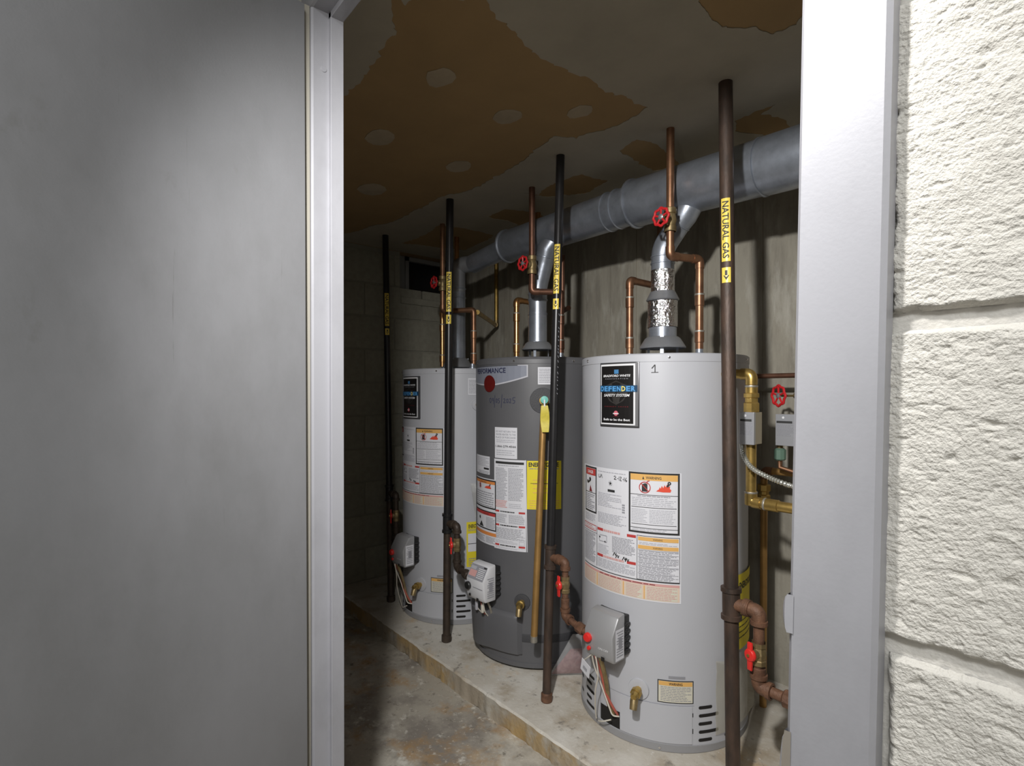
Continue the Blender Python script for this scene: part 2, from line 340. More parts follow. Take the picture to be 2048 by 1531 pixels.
# far wall of painted blocks with a recessed cellar window
WY0, WY1, WZ0 = 1.70, 2.17, 1.80
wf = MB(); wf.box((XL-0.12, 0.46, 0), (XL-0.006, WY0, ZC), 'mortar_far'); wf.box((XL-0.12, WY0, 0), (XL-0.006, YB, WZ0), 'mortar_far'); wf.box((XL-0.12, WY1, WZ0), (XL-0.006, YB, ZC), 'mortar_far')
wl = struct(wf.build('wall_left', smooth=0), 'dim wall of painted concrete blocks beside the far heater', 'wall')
cz0 = 1.702-8*0.2032
bmesh_cache = {}
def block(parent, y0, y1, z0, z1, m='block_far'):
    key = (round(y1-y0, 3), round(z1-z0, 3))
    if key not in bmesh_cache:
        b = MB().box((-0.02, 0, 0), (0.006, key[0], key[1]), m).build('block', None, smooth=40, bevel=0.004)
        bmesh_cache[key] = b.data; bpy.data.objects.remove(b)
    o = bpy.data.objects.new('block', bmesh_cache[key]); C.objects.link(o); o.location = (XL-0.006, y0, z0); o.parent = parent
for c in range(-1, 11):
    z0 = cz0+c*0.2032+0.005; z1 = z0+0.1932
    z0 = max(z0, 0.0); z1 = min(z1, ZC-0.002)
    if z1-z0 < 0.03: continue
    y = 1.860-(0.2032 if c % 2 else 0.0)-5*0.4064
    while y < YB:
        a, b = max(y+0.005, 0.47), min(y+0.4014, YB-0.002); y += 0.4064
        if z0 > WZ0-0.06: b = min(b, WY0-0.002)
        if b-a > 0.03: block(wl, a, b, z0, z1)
# window
wn = MB(); wn.box((XL-0.15, WY0, WZ0), (XL-0.10, WY1, ZC), 'window_frame_mat')
for (a, b, c, d) in ((WY0+0.075, WY0+0.10, WZ0+0.11, ZC-0.004), (WY1-0.03, WY1-0.002, WZ0+0.11, ZC-0.004), (WY0+0.075, WY1, WZ0+0.085, WZ0+0.11), (WY0+0.075, WY1, ZC-0.03, ZC-0.004)):
    wn.box((XL-0.10, a, c), (XL-0.065, b, d), 'window_frame_mat')
wn.box((XL-0.10, WY0+0.001, WZ0+0.045), (XL-0.075, WY0+0.075, ZC-0.002), 'window_frame_mat')
wi = struct(wn.build('window_1', smooth=0), 'small dark cellar window recessed high in the block wall', 'window')
MB().box((XL-0.098, WY0+0.10, WZ0+0.11), (XL-0.092, WY1-0.03, ZC-0.03), 'window_glass').build('pane', wi, smooth=0)
MB().box((XL-0.10, WY0+0.002, WZ0+0.002), (XL+0.012, WY1, WZ0+0.045), 'block_far').build('window_sill', wi, smooth=0, bevel=0.004)

# ceiling: bare board with joint compound trowelled over it
ce = struct(MB().box((XL-0.12, 0.40, ZC), (XR+0.1, YB+0.12, ZC+0.1), 'paper_board').build('ceiling', smooth=0), 'unpainted brown drywall ceiling with smears of joint compound', 'ceiling')
def rag(pts, amp, step=0.03, seed=0):
    out = []; pts = [Vector((p[0], p[1])) for p in pts]
    for i, p in enumerate(pts):
        q = pts[(i+1) % len(pts)]; n = max(1, int((q-p).length/step))
        for j in range(n):
            u = p.lerp(q, j/n); k = Vector((u.x*9, u.y*9, seed)); k2 = Vector((u.x*46, u.y*46, seed+5))
            out.append((u.x+amp*noise.noise(k)+amp*0.62*noise.noise(k2), u.y+amp*noise.noise(k+Vector((7, 3, 1)))+amp*0.62*noise.noise(k2+Vector((1, 9, 4)))))
    return out
def px_poly(pp): return [tuple(atZ(x, y, ZC)[:2]) for x, y in pp]
def filled(name, loops, z, th, m, parent):
    cu = bpy.data.curves.new(name, 'CURVE'); cu.dimensions = '2D'; cu.fill_mode = 'BOTH'; cu.extrude = th/2
    for L in loops:
        sp = cu.splines.new('POLY'); sp.points.add(len(L)-1); sp.use_cyclic_u = True
        for k, p in enumerate(L): sp.points[k].co = (p[0], p[1], 0, 1)
    o = bpy.data.objects.new(name, cu); C.objects.link(o)
    me = bpy.data.meshes.new_from_object(o.evaluated_get(bpy.context.evaluated_depsgraph_get())); bpy.data.objects.remove(o)
    me.materials.clear(); me.materials.append(MATS[m]); q = bpy.data.objects.new(name, me); C.objects.link(q); q.location = (0, 0, z); q.parent = parent
    return q
A1 = px_poly([(800, 0), (970, 0), (1005, 50), (1045, 90), (1110, 130), (1200, 172), (1292, 210), (1245, 248), (1150, 275), (1105, 272), (1065, 308), (960, 372), (870, 398), (800, 438), (690, 466), (600, 500)])
A1 += [(-3.05, 0.9), (-2.2, 0.62)]+px_poly([(690, 195), (752, 120), (792, 60)])+[(-1.0, 0.50)]
holes = [rag(A1, 0.022, step=0.010, seed=1)]
for k, pp in enumerate(([(1400, 0), (1430, 40), (1455, 55), (1500, 52), (1540, 70), (1590, 48), (1640, -30), (1400, -60)],
                        [(1468, 238), (1555, 203), (1528, 226), (1570, 240), (1590, 262), (1560, 275), (1475, 262)],
                        [(1240, 300), (1275, 278), (1300, 283), (1330, 305), (1360, 330), (1310, 340), (1262, 318)],
                        [(1025, 383), (1075, 388), (1110, 365), (1160, 347), (1215, 360), (1180, 385), (1100, 392)],
                        [(972, 432), (1010, 418), (1065, 422), (1110, 440), (1040, 450)],
                        [(850, 470), (880, 450), (925, 455), (990, 470), (930, 500), (800, 485)])):
    holes.append(rag(px_poly(pp), 0.016, step=0.008, seed=k+3))
filled('joint_compound', [rag([(XL+0.01, 0.47), (XR-0.01, 0.47), (XR-0.01, YB-0.01), (XL+0.01, YB-0.01)], 0.0, 0.2)]+holes, ZC-0.0012, 0.002, 'compound', ce)
for k, (x, y, a) in enumerate(((880, 155, .046), (1018, 232, .05), (1157, 223, .04), (760, 275, .06), (917, 333, .055), (745, 378, .07), (1010, 185, .0))):
    if not a: continue
    c = atZ(x, y, ZC); filled('compound_spot', [rag([(c.x+a*math.cos(t*math.pi/6)*1.1, c.y+a*0.85*math.sin(t*math.pi/6)) for t in range(12)], 0.012, 0.02, seed=k+20)], ZC-0.0008, 0.0014, 'compound_thin', ce)

# door wall: mortar core with block pieces on the hall side
wm = MB()
wm.box((-2.6, YF+0.006, 0), (XJ-0.035, 0.46, 2.4), 'mortar_near'); wm.box((XK+0.035, YF+0.006, 0), (1.3, 0.46, 2.4), 'mortar_near'); wm.box((XJ-0.035, YF+0.006, HEAD+0.03), (XK+0.035, 0.46, 2.4), 'mortar_near')
wall_f = struct(wm.build('wall_front', smooth=0), 'rough cream-painted concrete block wall beside the door frame', 'wall')
def rough_block(x0, x1, z0, z1, near, seed):
    xs = [x0]; d0 = 0.0008
    while xs[-1] < x1: xs.append(xs[-1]+(d0 if (near and xs[-1] < 0.03) else (0.003 if near else 0.015)))
    xs[-1] = x1; nz = max(2, int((z1-z0)/(d0 if near else 0.015))); zs = [z0+(z1-z0)*j/nz for j in range(nz+1)]; vs_ = []; nn = noise.noise
    for z in zs:
        for x in xs:
            p = Vector((x, z*1.3, seed*3.1))
            # open-textured face under thick paint: low lumps with sharp little pits drawn out sideways
            d = -0.0011*nn(p*45)-0.0006*nn(p*140)
            q = nn(Vector((x*190, z*330, seed)))+0.5*nn(Vector((x*420, z*640, seed+2)))
            d += 0.0017*max(0.0, q-0.16)
            d += 0.0042*max(0.0, nn(Vector((x*75, z*125, seed+9)))-0.40)
            e = min(x-x0, x1-x, z-z0, z1-z)+0.0022*nn(p*60)+0.001*nn(p*190)
            d += 0.006*max(0, 1-max(0, e)/0.004)**2
            vs_.append((x, YF+d, z))
    n = len(xs); fs = [(j*n+i, j*n+i+1, (j+1)*n+i+1, (j+1)*n+i) for j in range(nz) for i in range(n-1)]
    return MB().add(vs_, fs, 'block_near').build('block', wall_f, smooth=80)
c0 = 1.274-6*0.2032
for c in range(0, 12):
    z0 = c0-0.2032+c*0.2032+0.0055; z1 = z0+0.1922
    if z0 > 2.35: break
    z0 = max(z0, 0.001); x = XK+0.052-(0.0 if c % 2 else 0.2032)
    k = 0
    while x < 1.25:
        a = max(x, XK+0.036); b = min(x+0.3964, 1.28)
        if b-a > 0.05:
            near = (a < 0.05 and 0.92 < z1 and z0 < 1.50)
            rough_block(a, b, z0, z1, near, c*7+k)
        x += 0.4064; k += 1

# hall behind the camera and the hidden end of the room
slabbox('wall_right', (XR, 0.46, 0), (XR+0.1, YB+0.12, ZC), 'mortar_far', 'painted end wall of the heater room', 'wall')
slabbox('wall_hall_back', (-2.6, -1.7, 0), (1.3, -1.6, 2.4), 'hall_paint', 'plain painted wall across the hall', 'wall')
slabbox('wall_hall_left', (-2.7, -1.6, 0), (-2.6, 0.46, 2.4), 'hall_paint', 'plain painted wall at the end of the hall behind the door', 'wall')
slabbox('wall_hall_right', (1.3, -1.7, 0), (1.4, 0.46, 2.4), 'hall_paint', 'plain painted wall at the open end of the hall', 'wall')
slabbox('ceiling_hall', (-2.7, -1.7, 2.4), (1.4, 0.46, 2.5), 'hall_paint', 'plain painted ceiling of the hall', 'ceiling')

# ------------------------------------------------------------------ steel door frame and door
fr = empty('trim_1', ((XJ+XK)/2, YO, 0)); struct(fr, 'galvanised steel door frame with a stepped stop', 'door frame')
L0 = Matrix.Translation((-(XJ+XK)/2, -YO, 0))
def lean(mbx, k):            # the frame stands a little out of plumb
    mbx.v = [(x+k*(z-CAMZ), y, z) for x, y, z in mbx.v]
def jamb_profile(side):      # (offset from jamb line into the opening, y)
    return [(-0.053, YO+0.016), (-0.053, YO+0.003), (-0.050, YO), (-0.003, YO), (0.0, YO+0.004), (0.0, 0.4195), (0.0095, 0.4195), (0.0105, 0.4205), (0.0105, 0.4445), (0.0095, 0.4455), (-0.020, 0.4455), (-0.020, 0.435)]
for side, x0, k in ((1, XJ, 0.0055), (-1, XK, 0.0145)):
    pr = jamb_profile(side); n = len(pr); mb = MB()
    vs_ = [(x0+side*a, y, z) for z in (0.0, HEAD) for a, y in pr]
    mb.add(vs_, [(i, i+1, n+i+1, n+i) for i in range(n-1)], 'frame_steel'); lean(mb, k)
    mb.v = [tuple(L0@Vector(p)) for p in mb.v]
    jb = mb.build('jamb', fr, smooth=20)
    if side == 1:
        for (px, py) in ((646, 140),):
            q = atX(px, py, XJ); s = MB(); s.lathe([(0, 0.0012), (0.0052, 0.0012), (0.0062, 0.0)], 'frame_steel', (0, 0, 0), 20, (1, 0, 0)); s.lathe([(0, 0.0014), (0.0022, 0.0014)], 'ink_grey', (0, 0, 0), 8, (1, 0, 0))
            so = s.build('screw', jb); so.location = L0@Vector((XJ+0.0055*(q.z-CAMZ)+0.0002, q.y, q.z))
    else:
        for (z0, z1, mm, pk) in ((zat(XK, YO, 1265), zat(XK, YO, 1188), 'frame_steel', 0.004), (zat(XK, YO, 1640), zat(XK, YO, 1462), 'chrome', 0.004)):
            s = MB(); pts = []
            for i in range(9):
                t = i/8; b = pk*math.sin(math.pi*min(1, max(0, t)))**0.4; pts.append((t, b))
            for sgn in (1,):
                vv = []; ff = []
                for i, (t, b) in enumerate(pts):
                    z = z0+(z1-z0)*t; xx = XK+0.0145*(z-CAMZ)
                    vv += [(xx-b, YO+0.002, z), (xx-b, YO+0.03, z), (xx+0.004, YO-0.0006, z), (xx-b*0.4, YO-0.0012, z)]
                for i in range(8): ff += [(4*i, 4*i+4, 4*i+5, 4*i+1), (4*i+3, 4*i+7, 4*i+4, 4*i), (4*i+2, 4*i+6, 4*i+7, 4*i+3)]
                s.add([tuple(L0@Vector(p)) for p in vv], ff, mm)
            s.build('strike_plate', jb, smooth=50)
mb = MB(); pr = jamb_profile(1); n = len(pr)
vs_ = []
for x, sg in ((XJ-0.05, 0), (XK+0.05, 0)):
    vs_ += [tuple(L0@Vector((x, y, HEAD-a))) for a, y in pr]
mb.add(vs_, [(i, i+1, n+i+1, n+i) for i in range(n-1)], 'frame_steel'); mb.build('head_jamb', fr, smooth=20)

# door leaf, hinged on the left jamb and swung out into the hall
hx, hy = -1.041, 0.370; ang = R(-13)
dr = empty('door_1', (hx, hy, 0.006)); dr.rotation_euler = (0, 0, 0); struct(dr, 'scuffed grey steel door swung open into the hall', 'door')
dv = Vector((-math.sin(ang), -math.cos(ang), 0)); nv = Vector((-math.cos(ang), math.sin(ang), 0))     # along the leaf, away from the camera side
def leaf(u0, u1, t0, t1, z0, z1, m, name, bevel=0):
    M = Matrix(((dv.x, nv.x, 0, 0), (dv.y, nv.y, 0, 0), (0, 0, 1, 0), (0, 0, 0, 1)))
    return MB().box((u0, t0, z0), (u1, t1, z1), m, M).build(name, dr, smooth=30, bevel=bevel)
leaf(0.0, 0.885, 0.0, 0.044, 0.0, 1.962, 'door_steel', 'leaf', 0.0025)
for z in (0.22, 1.0, 1.74):
    h = MB(); p = dv*(-0.006)+nv*0.050; h.tube([(p.x, p.y, z-0.055), (p.x, p.y, z+0.055)], 0.0065, 'frame_steel', 14); h.build('hinge', dr)
lk = MB(); q = dv*0.82-nv*0.0; lk.lathe([(0, 0.062), (0.020, 0.060), (0.027, 0.050), (0.022, 0.036), (0.011, 0.030), (0.011, 0.008), (0.032, 0.006), (0.033, 0.0)], 'chrome', (q.x, q.y, 0.99), 28, -nv); lk.build('knob', dr)
ws = MB(); ws.box((XJ-0.052, YO-0.0105, 0.0), (XJ-0.008, YO-0.0005, HEAD+0.004), 'weather_strip'); ws.v = [(x+0.0055*(z-CAMZ), y, z) for x, y, z in ws.v]; ws.v = [tuple(L0@Vector(p)) for p in ws.v]
ws.build('weather_strip', fr, smooth=0)

# ------------------------------------------------------------------ water heaters
def warning_panel(cv, a0, z0, a1, z1, head, seed, framew=0.006, word='WARNING', body=True):
    cv.rect(a0, z0, a1, z1, 'paper_white', 1); cv.frame(a0, z0, a1, z1, framew, 'ink_black', 2)
    H = z1-z0; W = a1-a0; fa = framew*cv.k; m = (a0+a1)/2
    cv.rect(a0+fa, z1-framew-0.10*H, a1-fa, z1-framew, head, 2)
    cv.text(m, z1-framew-0.075*H, '\u25b2'*0+word, 0.045*H, 'ink_black', 3, width=W/cv.k*0.30, bold=0.02)
    cv.poly([(m-W*0.22, z1-framew-0.08*H), (m-W*0.18, z1-framew-0.08*H), (m-W*0.20, z1-framew-0.03*H)], 'ink_black', 3)
    # pictograms: struck-out fuel can and a figure in flames
    ca, cz, cr = a0+W*0.33, z1-0.245*H, 0.095*H
    cv.poly([(ca-cr*.5*cv.k, cz-cr*.72), (ca+cr*.45*cv.k, cz-cr*.72), (ca+cr*.45*cv.k, cz+cr*.55), (ca+cr*.1*cv.k, cz+cr*.75), (ca-cr*.5*cv.k, cz+cr*.5)], 'ink_black', 3)
    cv.stroke([(ca+cr*.35*cv.k, cz+cr*.6), (ca+cr*.4*cv.k, cz+cr*1.05), (ca+cr*.8*cv.k, cz+cr*1.2)], 0.0025, 'ink_red', 4)
    cv.disc(ca, cz, cr, 'ink_red', 4, 24, inner=cr*0.86); cv.stroke([(ca-cr*.7*cv.k, cz+cr*.7), (ca+cr*.7*cv.k, cz-cr*.7)], 0.0026, 'ink_red', 4)
    fx, fz = a0+W*0.55, cz-cr*0.55
    pts = [(0, 0), (.10, .25), (.16, .35), (.2, .75), (.26, .5), (.32, 1.0), (.4, .6), (.47, 1.15), (.55, .7), (.62, 1.3), (.7, .8), (.78, 1.0), (.76, .5), (.85, .3), (.8, -.1), (.4, -.12)]
    for i in range(1, len(pts)-1): pass
    base = (0.4, -0.12)
    for p, q in zip(pts, pts[1:]):
        cv.poly([(fx+W*0.34*base[0], fz+cr*base[1]), (fx+W*0.34*p[0], fz+cr*p[1]), (fx+W*0.34*q[0], fz+cr*q[1])], 'ink_fire', 3)
    cv.disc(fx+W*0.25, fz+cr*1.42, cr*0.30, 'ink_black', 4, 12, inner=cr*0.1); cv.stroke([(fx+W*0.21, fz+cr*0.8), (fx+W*0.24, fz+cr*1.25)], cr*0.35, 'ink_black', 4)
    if not body: cv.lines(a0+W*.08, z0+.05*H, a1-W*.08, z1-.42*H, 7, 'ink_grey', 2, seed=seed); return
    cv.rect(a0+fa, z1-.370*H, a1-fa, z1-.362*H, 'ink_black', 3)
    cv.lines(a0+W*.18, z1-.405*H, a1-W*.18, z1-.375*H, 1, 'ink_grey', 2, seed=seed); cv.lines(a0+W*.07, z1-.555*H, a1-W*.07, z1-.41*H, 5, 'ink_light', 2, seed=seed+1)
    cv.rect(a0+W*.06, z1-.576*H, a1-W*.06, z1-.568*H, 'ink_black', 3)
    cv.lines(a0+W*.06, z1-.83*H, a0+W*.38, z1-.60*H, 9, 'ink_light', 2, seed=seed+2); cv.lines(a0+W*.42, z1-.83*H, a1-W*.08, z1-.60*H, 9, 'ink_light', 2, seed=seed+3)
    cv.rect(a0+W*.06, z1-.857*H, a1-W*.06, z1-.849*H, 'ink_black', 3); cv.rect(a0+fa, z1-.918*H, a1-fa, z1-.910*H, 'ink_black', 3); cv.lines(a0+W*.08, z0+.03*H, a1-W*.08, z1-.92*H, 2, 'ink_light', 2, seed=seed+4)
def big_label(hr, root, r, z0, z1, shift, hot):
    """wrap-round instruction sheet; angles -31 .. 45.5 deg, heights measured on the near heater"""
    H0, H1 = 0.558, 0.974; cv = Canvas(r)
    Z = lambda z: z0+(z-H0)/(H1-H0)*(z1-z0)
    S = lambda a: a+shift
    b = Canvas(r); b.rect(S(-33), z0, S(45.6), z1, 'paper_white', 0); lb = b.build('instruction_label', root); lb['label'] = 'white instruction sheet wrapped round the heater'
    # caution panel
    cv.frame(S(-30), Z(.809), S(-13.8), Z(.970), .0055, 'ink_black', 2); cv.rect(S(-28.5), Z(.940), S(-15), Z(.963), hot[0], 2); cv.text(S(-21.5), Z(.946), 'DANGER', .011, 'ink_white', 3, width=.04, bold=.02)
    cv.disc(S(-25.5), Z(.915), .006, 'ink_black', 3, 10); cv.disc(S(-22), Z(.925), .007, 'ink_black', 3, 10); cv.stroke([(S(-22), Z(.92)), (S(-25), Z(.912))], .006, 'ink_black', 3); cv.poly([(S(-23), Z(.882)), (S(-19), Z(.882)), (S(-21.5), Z(.905))], 'ink_maroon', 3)
    cv.rect(S(-29), Z(.878), S(-14.8), Z(.8795), 'ink_black', 3); cv.lines(S(-28), Z(.818), S(-16), Z(.874), 9, 'ink_grey', 2, seed=1, ragged=.5); cv.lines(S(-30), Z(.778), S(-15), Z(.804), 5, 'ink_light', 2, seed=2)
    # rating block
    cv.lines(S(-12), Z(.958), S(11), Z(.964), 1, 'ink_light', 2, seed=3); cv.disc(S(-.5), Z(.925), .008, 'ink_grey', 2, 18, inner=.0074)
    st = [(S(-.5)+(.007 if i % 2 == 0 else .003)*cv.k*math.sin(i*math.pi/5), Z(.925)+(.007 if i % 2 == 0 else .003)*math.cos(i*math.pi/5)) for i in range(10)]
    for i in range(10): cv.poly([(S(-.5), Z(.925)), st[i], st[(i+1) % 10]], 'ink_black', 3)
    cv.rect(S(-2.8), Z(.896), S(3), Z(.904), 'ink_black', 2); cv.lines(S(-12), Z(.842), S(8), Z(.890), 9, 'ink_light', 2, seed=4, ragged=.6); cv.lines(S(-12), Z(.785), S(11.5), Z(.822), 8, 'ink_light', 2, fill=.5, seed=5)
    for k in range(4): cv.rect(S(8.5), Z(.832+.008*k), S(10.5), Z(.837+.008*k), 'ink_grey', 2)
    warning_panel(cv, S(13.2), Z(.776), S(44.6), Z(.973), hot[1], 6)
    # lower panels
    cv.frame(S(-31.5), Z(.748), S(-14.2), Z(.768), .002, 'ink_red', 2); cv.lines(S(-29), Z(.751), S(-16), Z(.765), 2, 'ink_pink', 2, seed=7); cv.rect(S(-31.5), Z(.741), S(-13.2), Z(.7422), 'ink_black', 2); cv.lines(S(-31), Z(.635), S(-15), Z(.738), 22, 'ink_grey', 2, fill=.5, seed=8)
    cv.rect(S(-13.4), Z(.630), S(-13), Z(.768), 'ink_black', 2)
    for (z, ww) in ((.757, 'ink_red'), (.668, 'ink_red')):
        cv.rect(S(-12.6), Z(z), S(-7), Z(z+.009), ww, 2); cv.rect(S(12), Z(z), S(18), Z(z+.009), ww, 2); cv.lines(S(-6.5), Z(z), S(11.5), Z(z+.009), 1, 'ink_pink', 2, fill=.8, seed=9)
    cv.lines(S(-12), Z(.680), S(-2), Z(.712), 7, 'ink_light', 2, seed=10); cv.lines(S(1), Z(.695), S(17.5), Z(.750), 12, 'ink_grey', 2, fill=.45, seed=11); cv.lines(S(-12), Z(.632), S(17.5), Z(.664), 7, 'ink_light', 2, fill=.5, seed=12)
    cv.stroke([(S(-11), Z(.742)), (S(-10.5), Z(.722)), (S(-3.5), Z(.722)), (S(-3.5), Z(.744)), (S(-10), Z(.742))], .0018, 'ink_grey', 3); cv.disc(S(-10), Z(.735), .003, 'ink_black', 3, 8); cv.disc(S(-5), Z(.723), .003, 'ink_black', 3, 8)
    for (a, z) in ((3, .690), (5, .684), (10, .682), (12, .679)): cv.stroke([(S(a-1.2), Z(z-.006)), (S(a), Z(z+.006)), (S(a+.8), Z(z-.004)), (S(a+1.4), Z(z+.005))], .0026, 'ink_black', 3)
    cv.frame(S(18.6), Z(.624), S(44.8), Z(.768), .0015, 'ink_black', 2)
    for z in (.752, .725): cv.rect(S(19.4), Z(z), S(44), Z(z+.012), hot[1], 2); cv.text(S(31.5), Z(z+.003), 'WARNING', .006, 'ink_black', 3, width=.03)
    cv.lines(S(20), Z(.739), S(43), Z(.748), 2, 'ink_light', 2, seed=13); k = 0
    for (za, zb) in ((.711, .721), (.700, .708), (.684, .697), (.672, .681), (.648, .669), (.627, .645)):
        cv.lines(S(19.8), Z(za), S(44), Z(zb), max(2, int((zb-za)/.0035)), 'ink_grey', 2, fill=.42, seed=14+k); cv.rect(S(19.4), Z(zb+.0008), S(44), Z(zb+.0018), 'ink_grey', 3); k += 1
    cv.rect(S(-31), Z(.6215), S(44.8), Z(.6240), 'ink_black', 2)
    cv.rect(S(-32), Z(.562), S(44.8), Z(.617), 'ink_peach', 1); cv.rect(S(-31), Z(.609), S(44.6), Z(.6165), 'ink_pink', 2); cv.lines(S(-10), Z(.610), S(30), Z(.616), 1, 'ink_maroon', 3, seed=20)
    for (a0, a1) in ((-31, -14), (-12, 8), (11, 22), (24.5, 43.5)): cv.rect(S(a0), Z(.564), S(a1), Z(.607), 'paper_cream', 2); cv.lines(S(a0+.5), Z(.565), S(a1-.5), Z(.606), 8, 'ink_pink', 3, seed=21+int(a0))
    for a in (-13.2, 9.2, 23): cv.rect(S(a), Z(.564), S(a+.7), Z(.607), 'ink_orange', 2)
    if hr == 1:
        def pen(pts): cv.stroke([(S(a), Z(z)) for a, z in pts], .0016, 'ink_black', 4)
        pen([(-11.5, .951), (-11, .940), (-9.5, .941), (-9.8, .952)]); pen([(-9, .94), (-8.3, .952), (-7.4, .939)])
        pen([(2.4, .950), (3.4, .953), (4, .949), (2.6, .941), (4.4, .941)]); pen([(5, .945), (5.8, .945)]); pen([(6.4, .952), (6.4, .939)]); pen([(7.0, .951), (8.1, .951), (7.1, .939), (8.4, .939)]); pen([(9, .944), (9.7, .944)]); pen([(10.1, .951), (10.1, .938)]); pen([(11.6, .951), (10.8, .943), (11.4, .937), (12.1, .941), (10.9, .943)])
    cv.build('print', lb)
def badge(root, r, a0, a1, z0, z1):
    m = (a0+a1)/2; W = R(a1-a0)*r
    def curved(a0, a1, z0, z1, d0, d1, mt, name, par, bev=0):
        n = 10; vs_ = []
        for i in range(n+1):
            t = R(a0+(a1-a0)*i/n-90)
            for q in (r+d0, r+d1):
                for z in (z0, z1): vs_.append((q*math.cos(t), q*math.sin(t), z))
        fs = []
        for i in range(n):
            b = 4*i; fs += [(b, b+4, b+5, b+1), (b+2, b+3, b+7, b+6), (b, b+2, b+6, b+4), (b+1, b+5, b+7, b+3)]
        fs += [(0, 1, 3, 2), (4*n, 4*n+2, 4*n+3, 4*n+1)]
        return MB().add(vs_, fs, mt).build(name, par, smooth=25, bevel=bev)
    p = curved(a0, a1, z0, z1, 0.0, 0.006, 'plate_rim', 'badge', root, 0.0015); p['label'] = 'raised black and silver name plate'
    cv = Canvas(r+0.006); k = cv.k
    cv.rect(a0+.8, z0+.004, a1-.6, z1-.004, 'plate_silver', 0); cv.rect(a0+1.2, z0+.007, a1-2.4, z1-.006, 'ink_white', 1); cv.rect(a0+1.9, z0+.0115, a1-3.5, z1-.012, 'plate_black', 2)
    c = (a0+1.9+a1-3.5)/2; Wi = R(a1-a0-5.4)*r; H = z1-z0; zt = lambda f: z1-f*H
    # shield, ghosted
    sh = [(-.36, .36), (-.2, .33), (0, .28), (.2, .33), (.36, .36), (.34, .50), (.22, .60), (0, .66), (-.22, .60), (-.34, .50)]
    cv.poly([(c+a*Wi*k, zt(b)) for a, b in sh], 'ink_shield', 3)
    for q in range(3): cv.rect(c-.06*Wi*k, zt(.175-.022*q), c+.08*Wi*k, zt(.16-.022*q), 'ink_blue', 3)
    cv.text(c, zt(.225), 'BRADFORD WHITE', .034*H, 'ink_white', 4, width=Wi*.86, bold=.03, shear=.15); cv.text(c, zt(.262), 'CORPORATION', .014*H, 'ink_light', 4, width=Wi*.72, spacing=1.6)
    dc = (a0+a1)/2-.3; cv.rect(a0+.7, zt(.458), a1-1.0, zt(.358), 'ink_navy', 4)
    for i, ch in enumerate('DEFENDER'):
        cv.text(dc+(i-3.5)*(a1-a0-3.2)/8, zt(.446), ch, .076*H, 'ink_yellow' if i == 5 else 'ink_blue', 5, width=W*.095, bold=.05)
    cv.text(c, zt(.530), 'SAFETY SYSTEM', .040*H, 'ink_white', 4, width=Wi*.82, bold=.03, shear=.2); cv.text(c, zt(.695), 'ENERGY SAVER', .016*H, 'ink_maroon', 4, width=Wi*.76, spacing=1.4)
    cv.disc(c, zt(.79), .040*H, 'ink_rose', 4, 20, sx=.95); cv.lines(c-.09*Wi*k, zt(.808), c+.09*Wi*k, zt(.782), 1, 'ink_white', 5, fill=.6); cv.lines(c-.10*Wi*k, zt(.845), c+.10*Wi*k, zt(.836), 1, 'ink_maroon', 4)
    cv.text(c, zt(.905), 'Built to be the Best', .034*H, 'ink_white', 4, width=Wi*.84, bold=.03); cv.build('print', p)
def capsule(cv, a, z, wd, h, m):
    cc = []; wa = wd/2; q = h/2
    for i in range(25):
        x = -wa+wd*i/24; x = -wa*math.cos(math.pi*i/24); e = max(0, abs(x)-(wa-q)); hh = math.sqrt(max(0, q*q-e*e)); cc.append((a+x*cv.k, z-hh, z+hh))
    cv.cols(cc, m, 0)
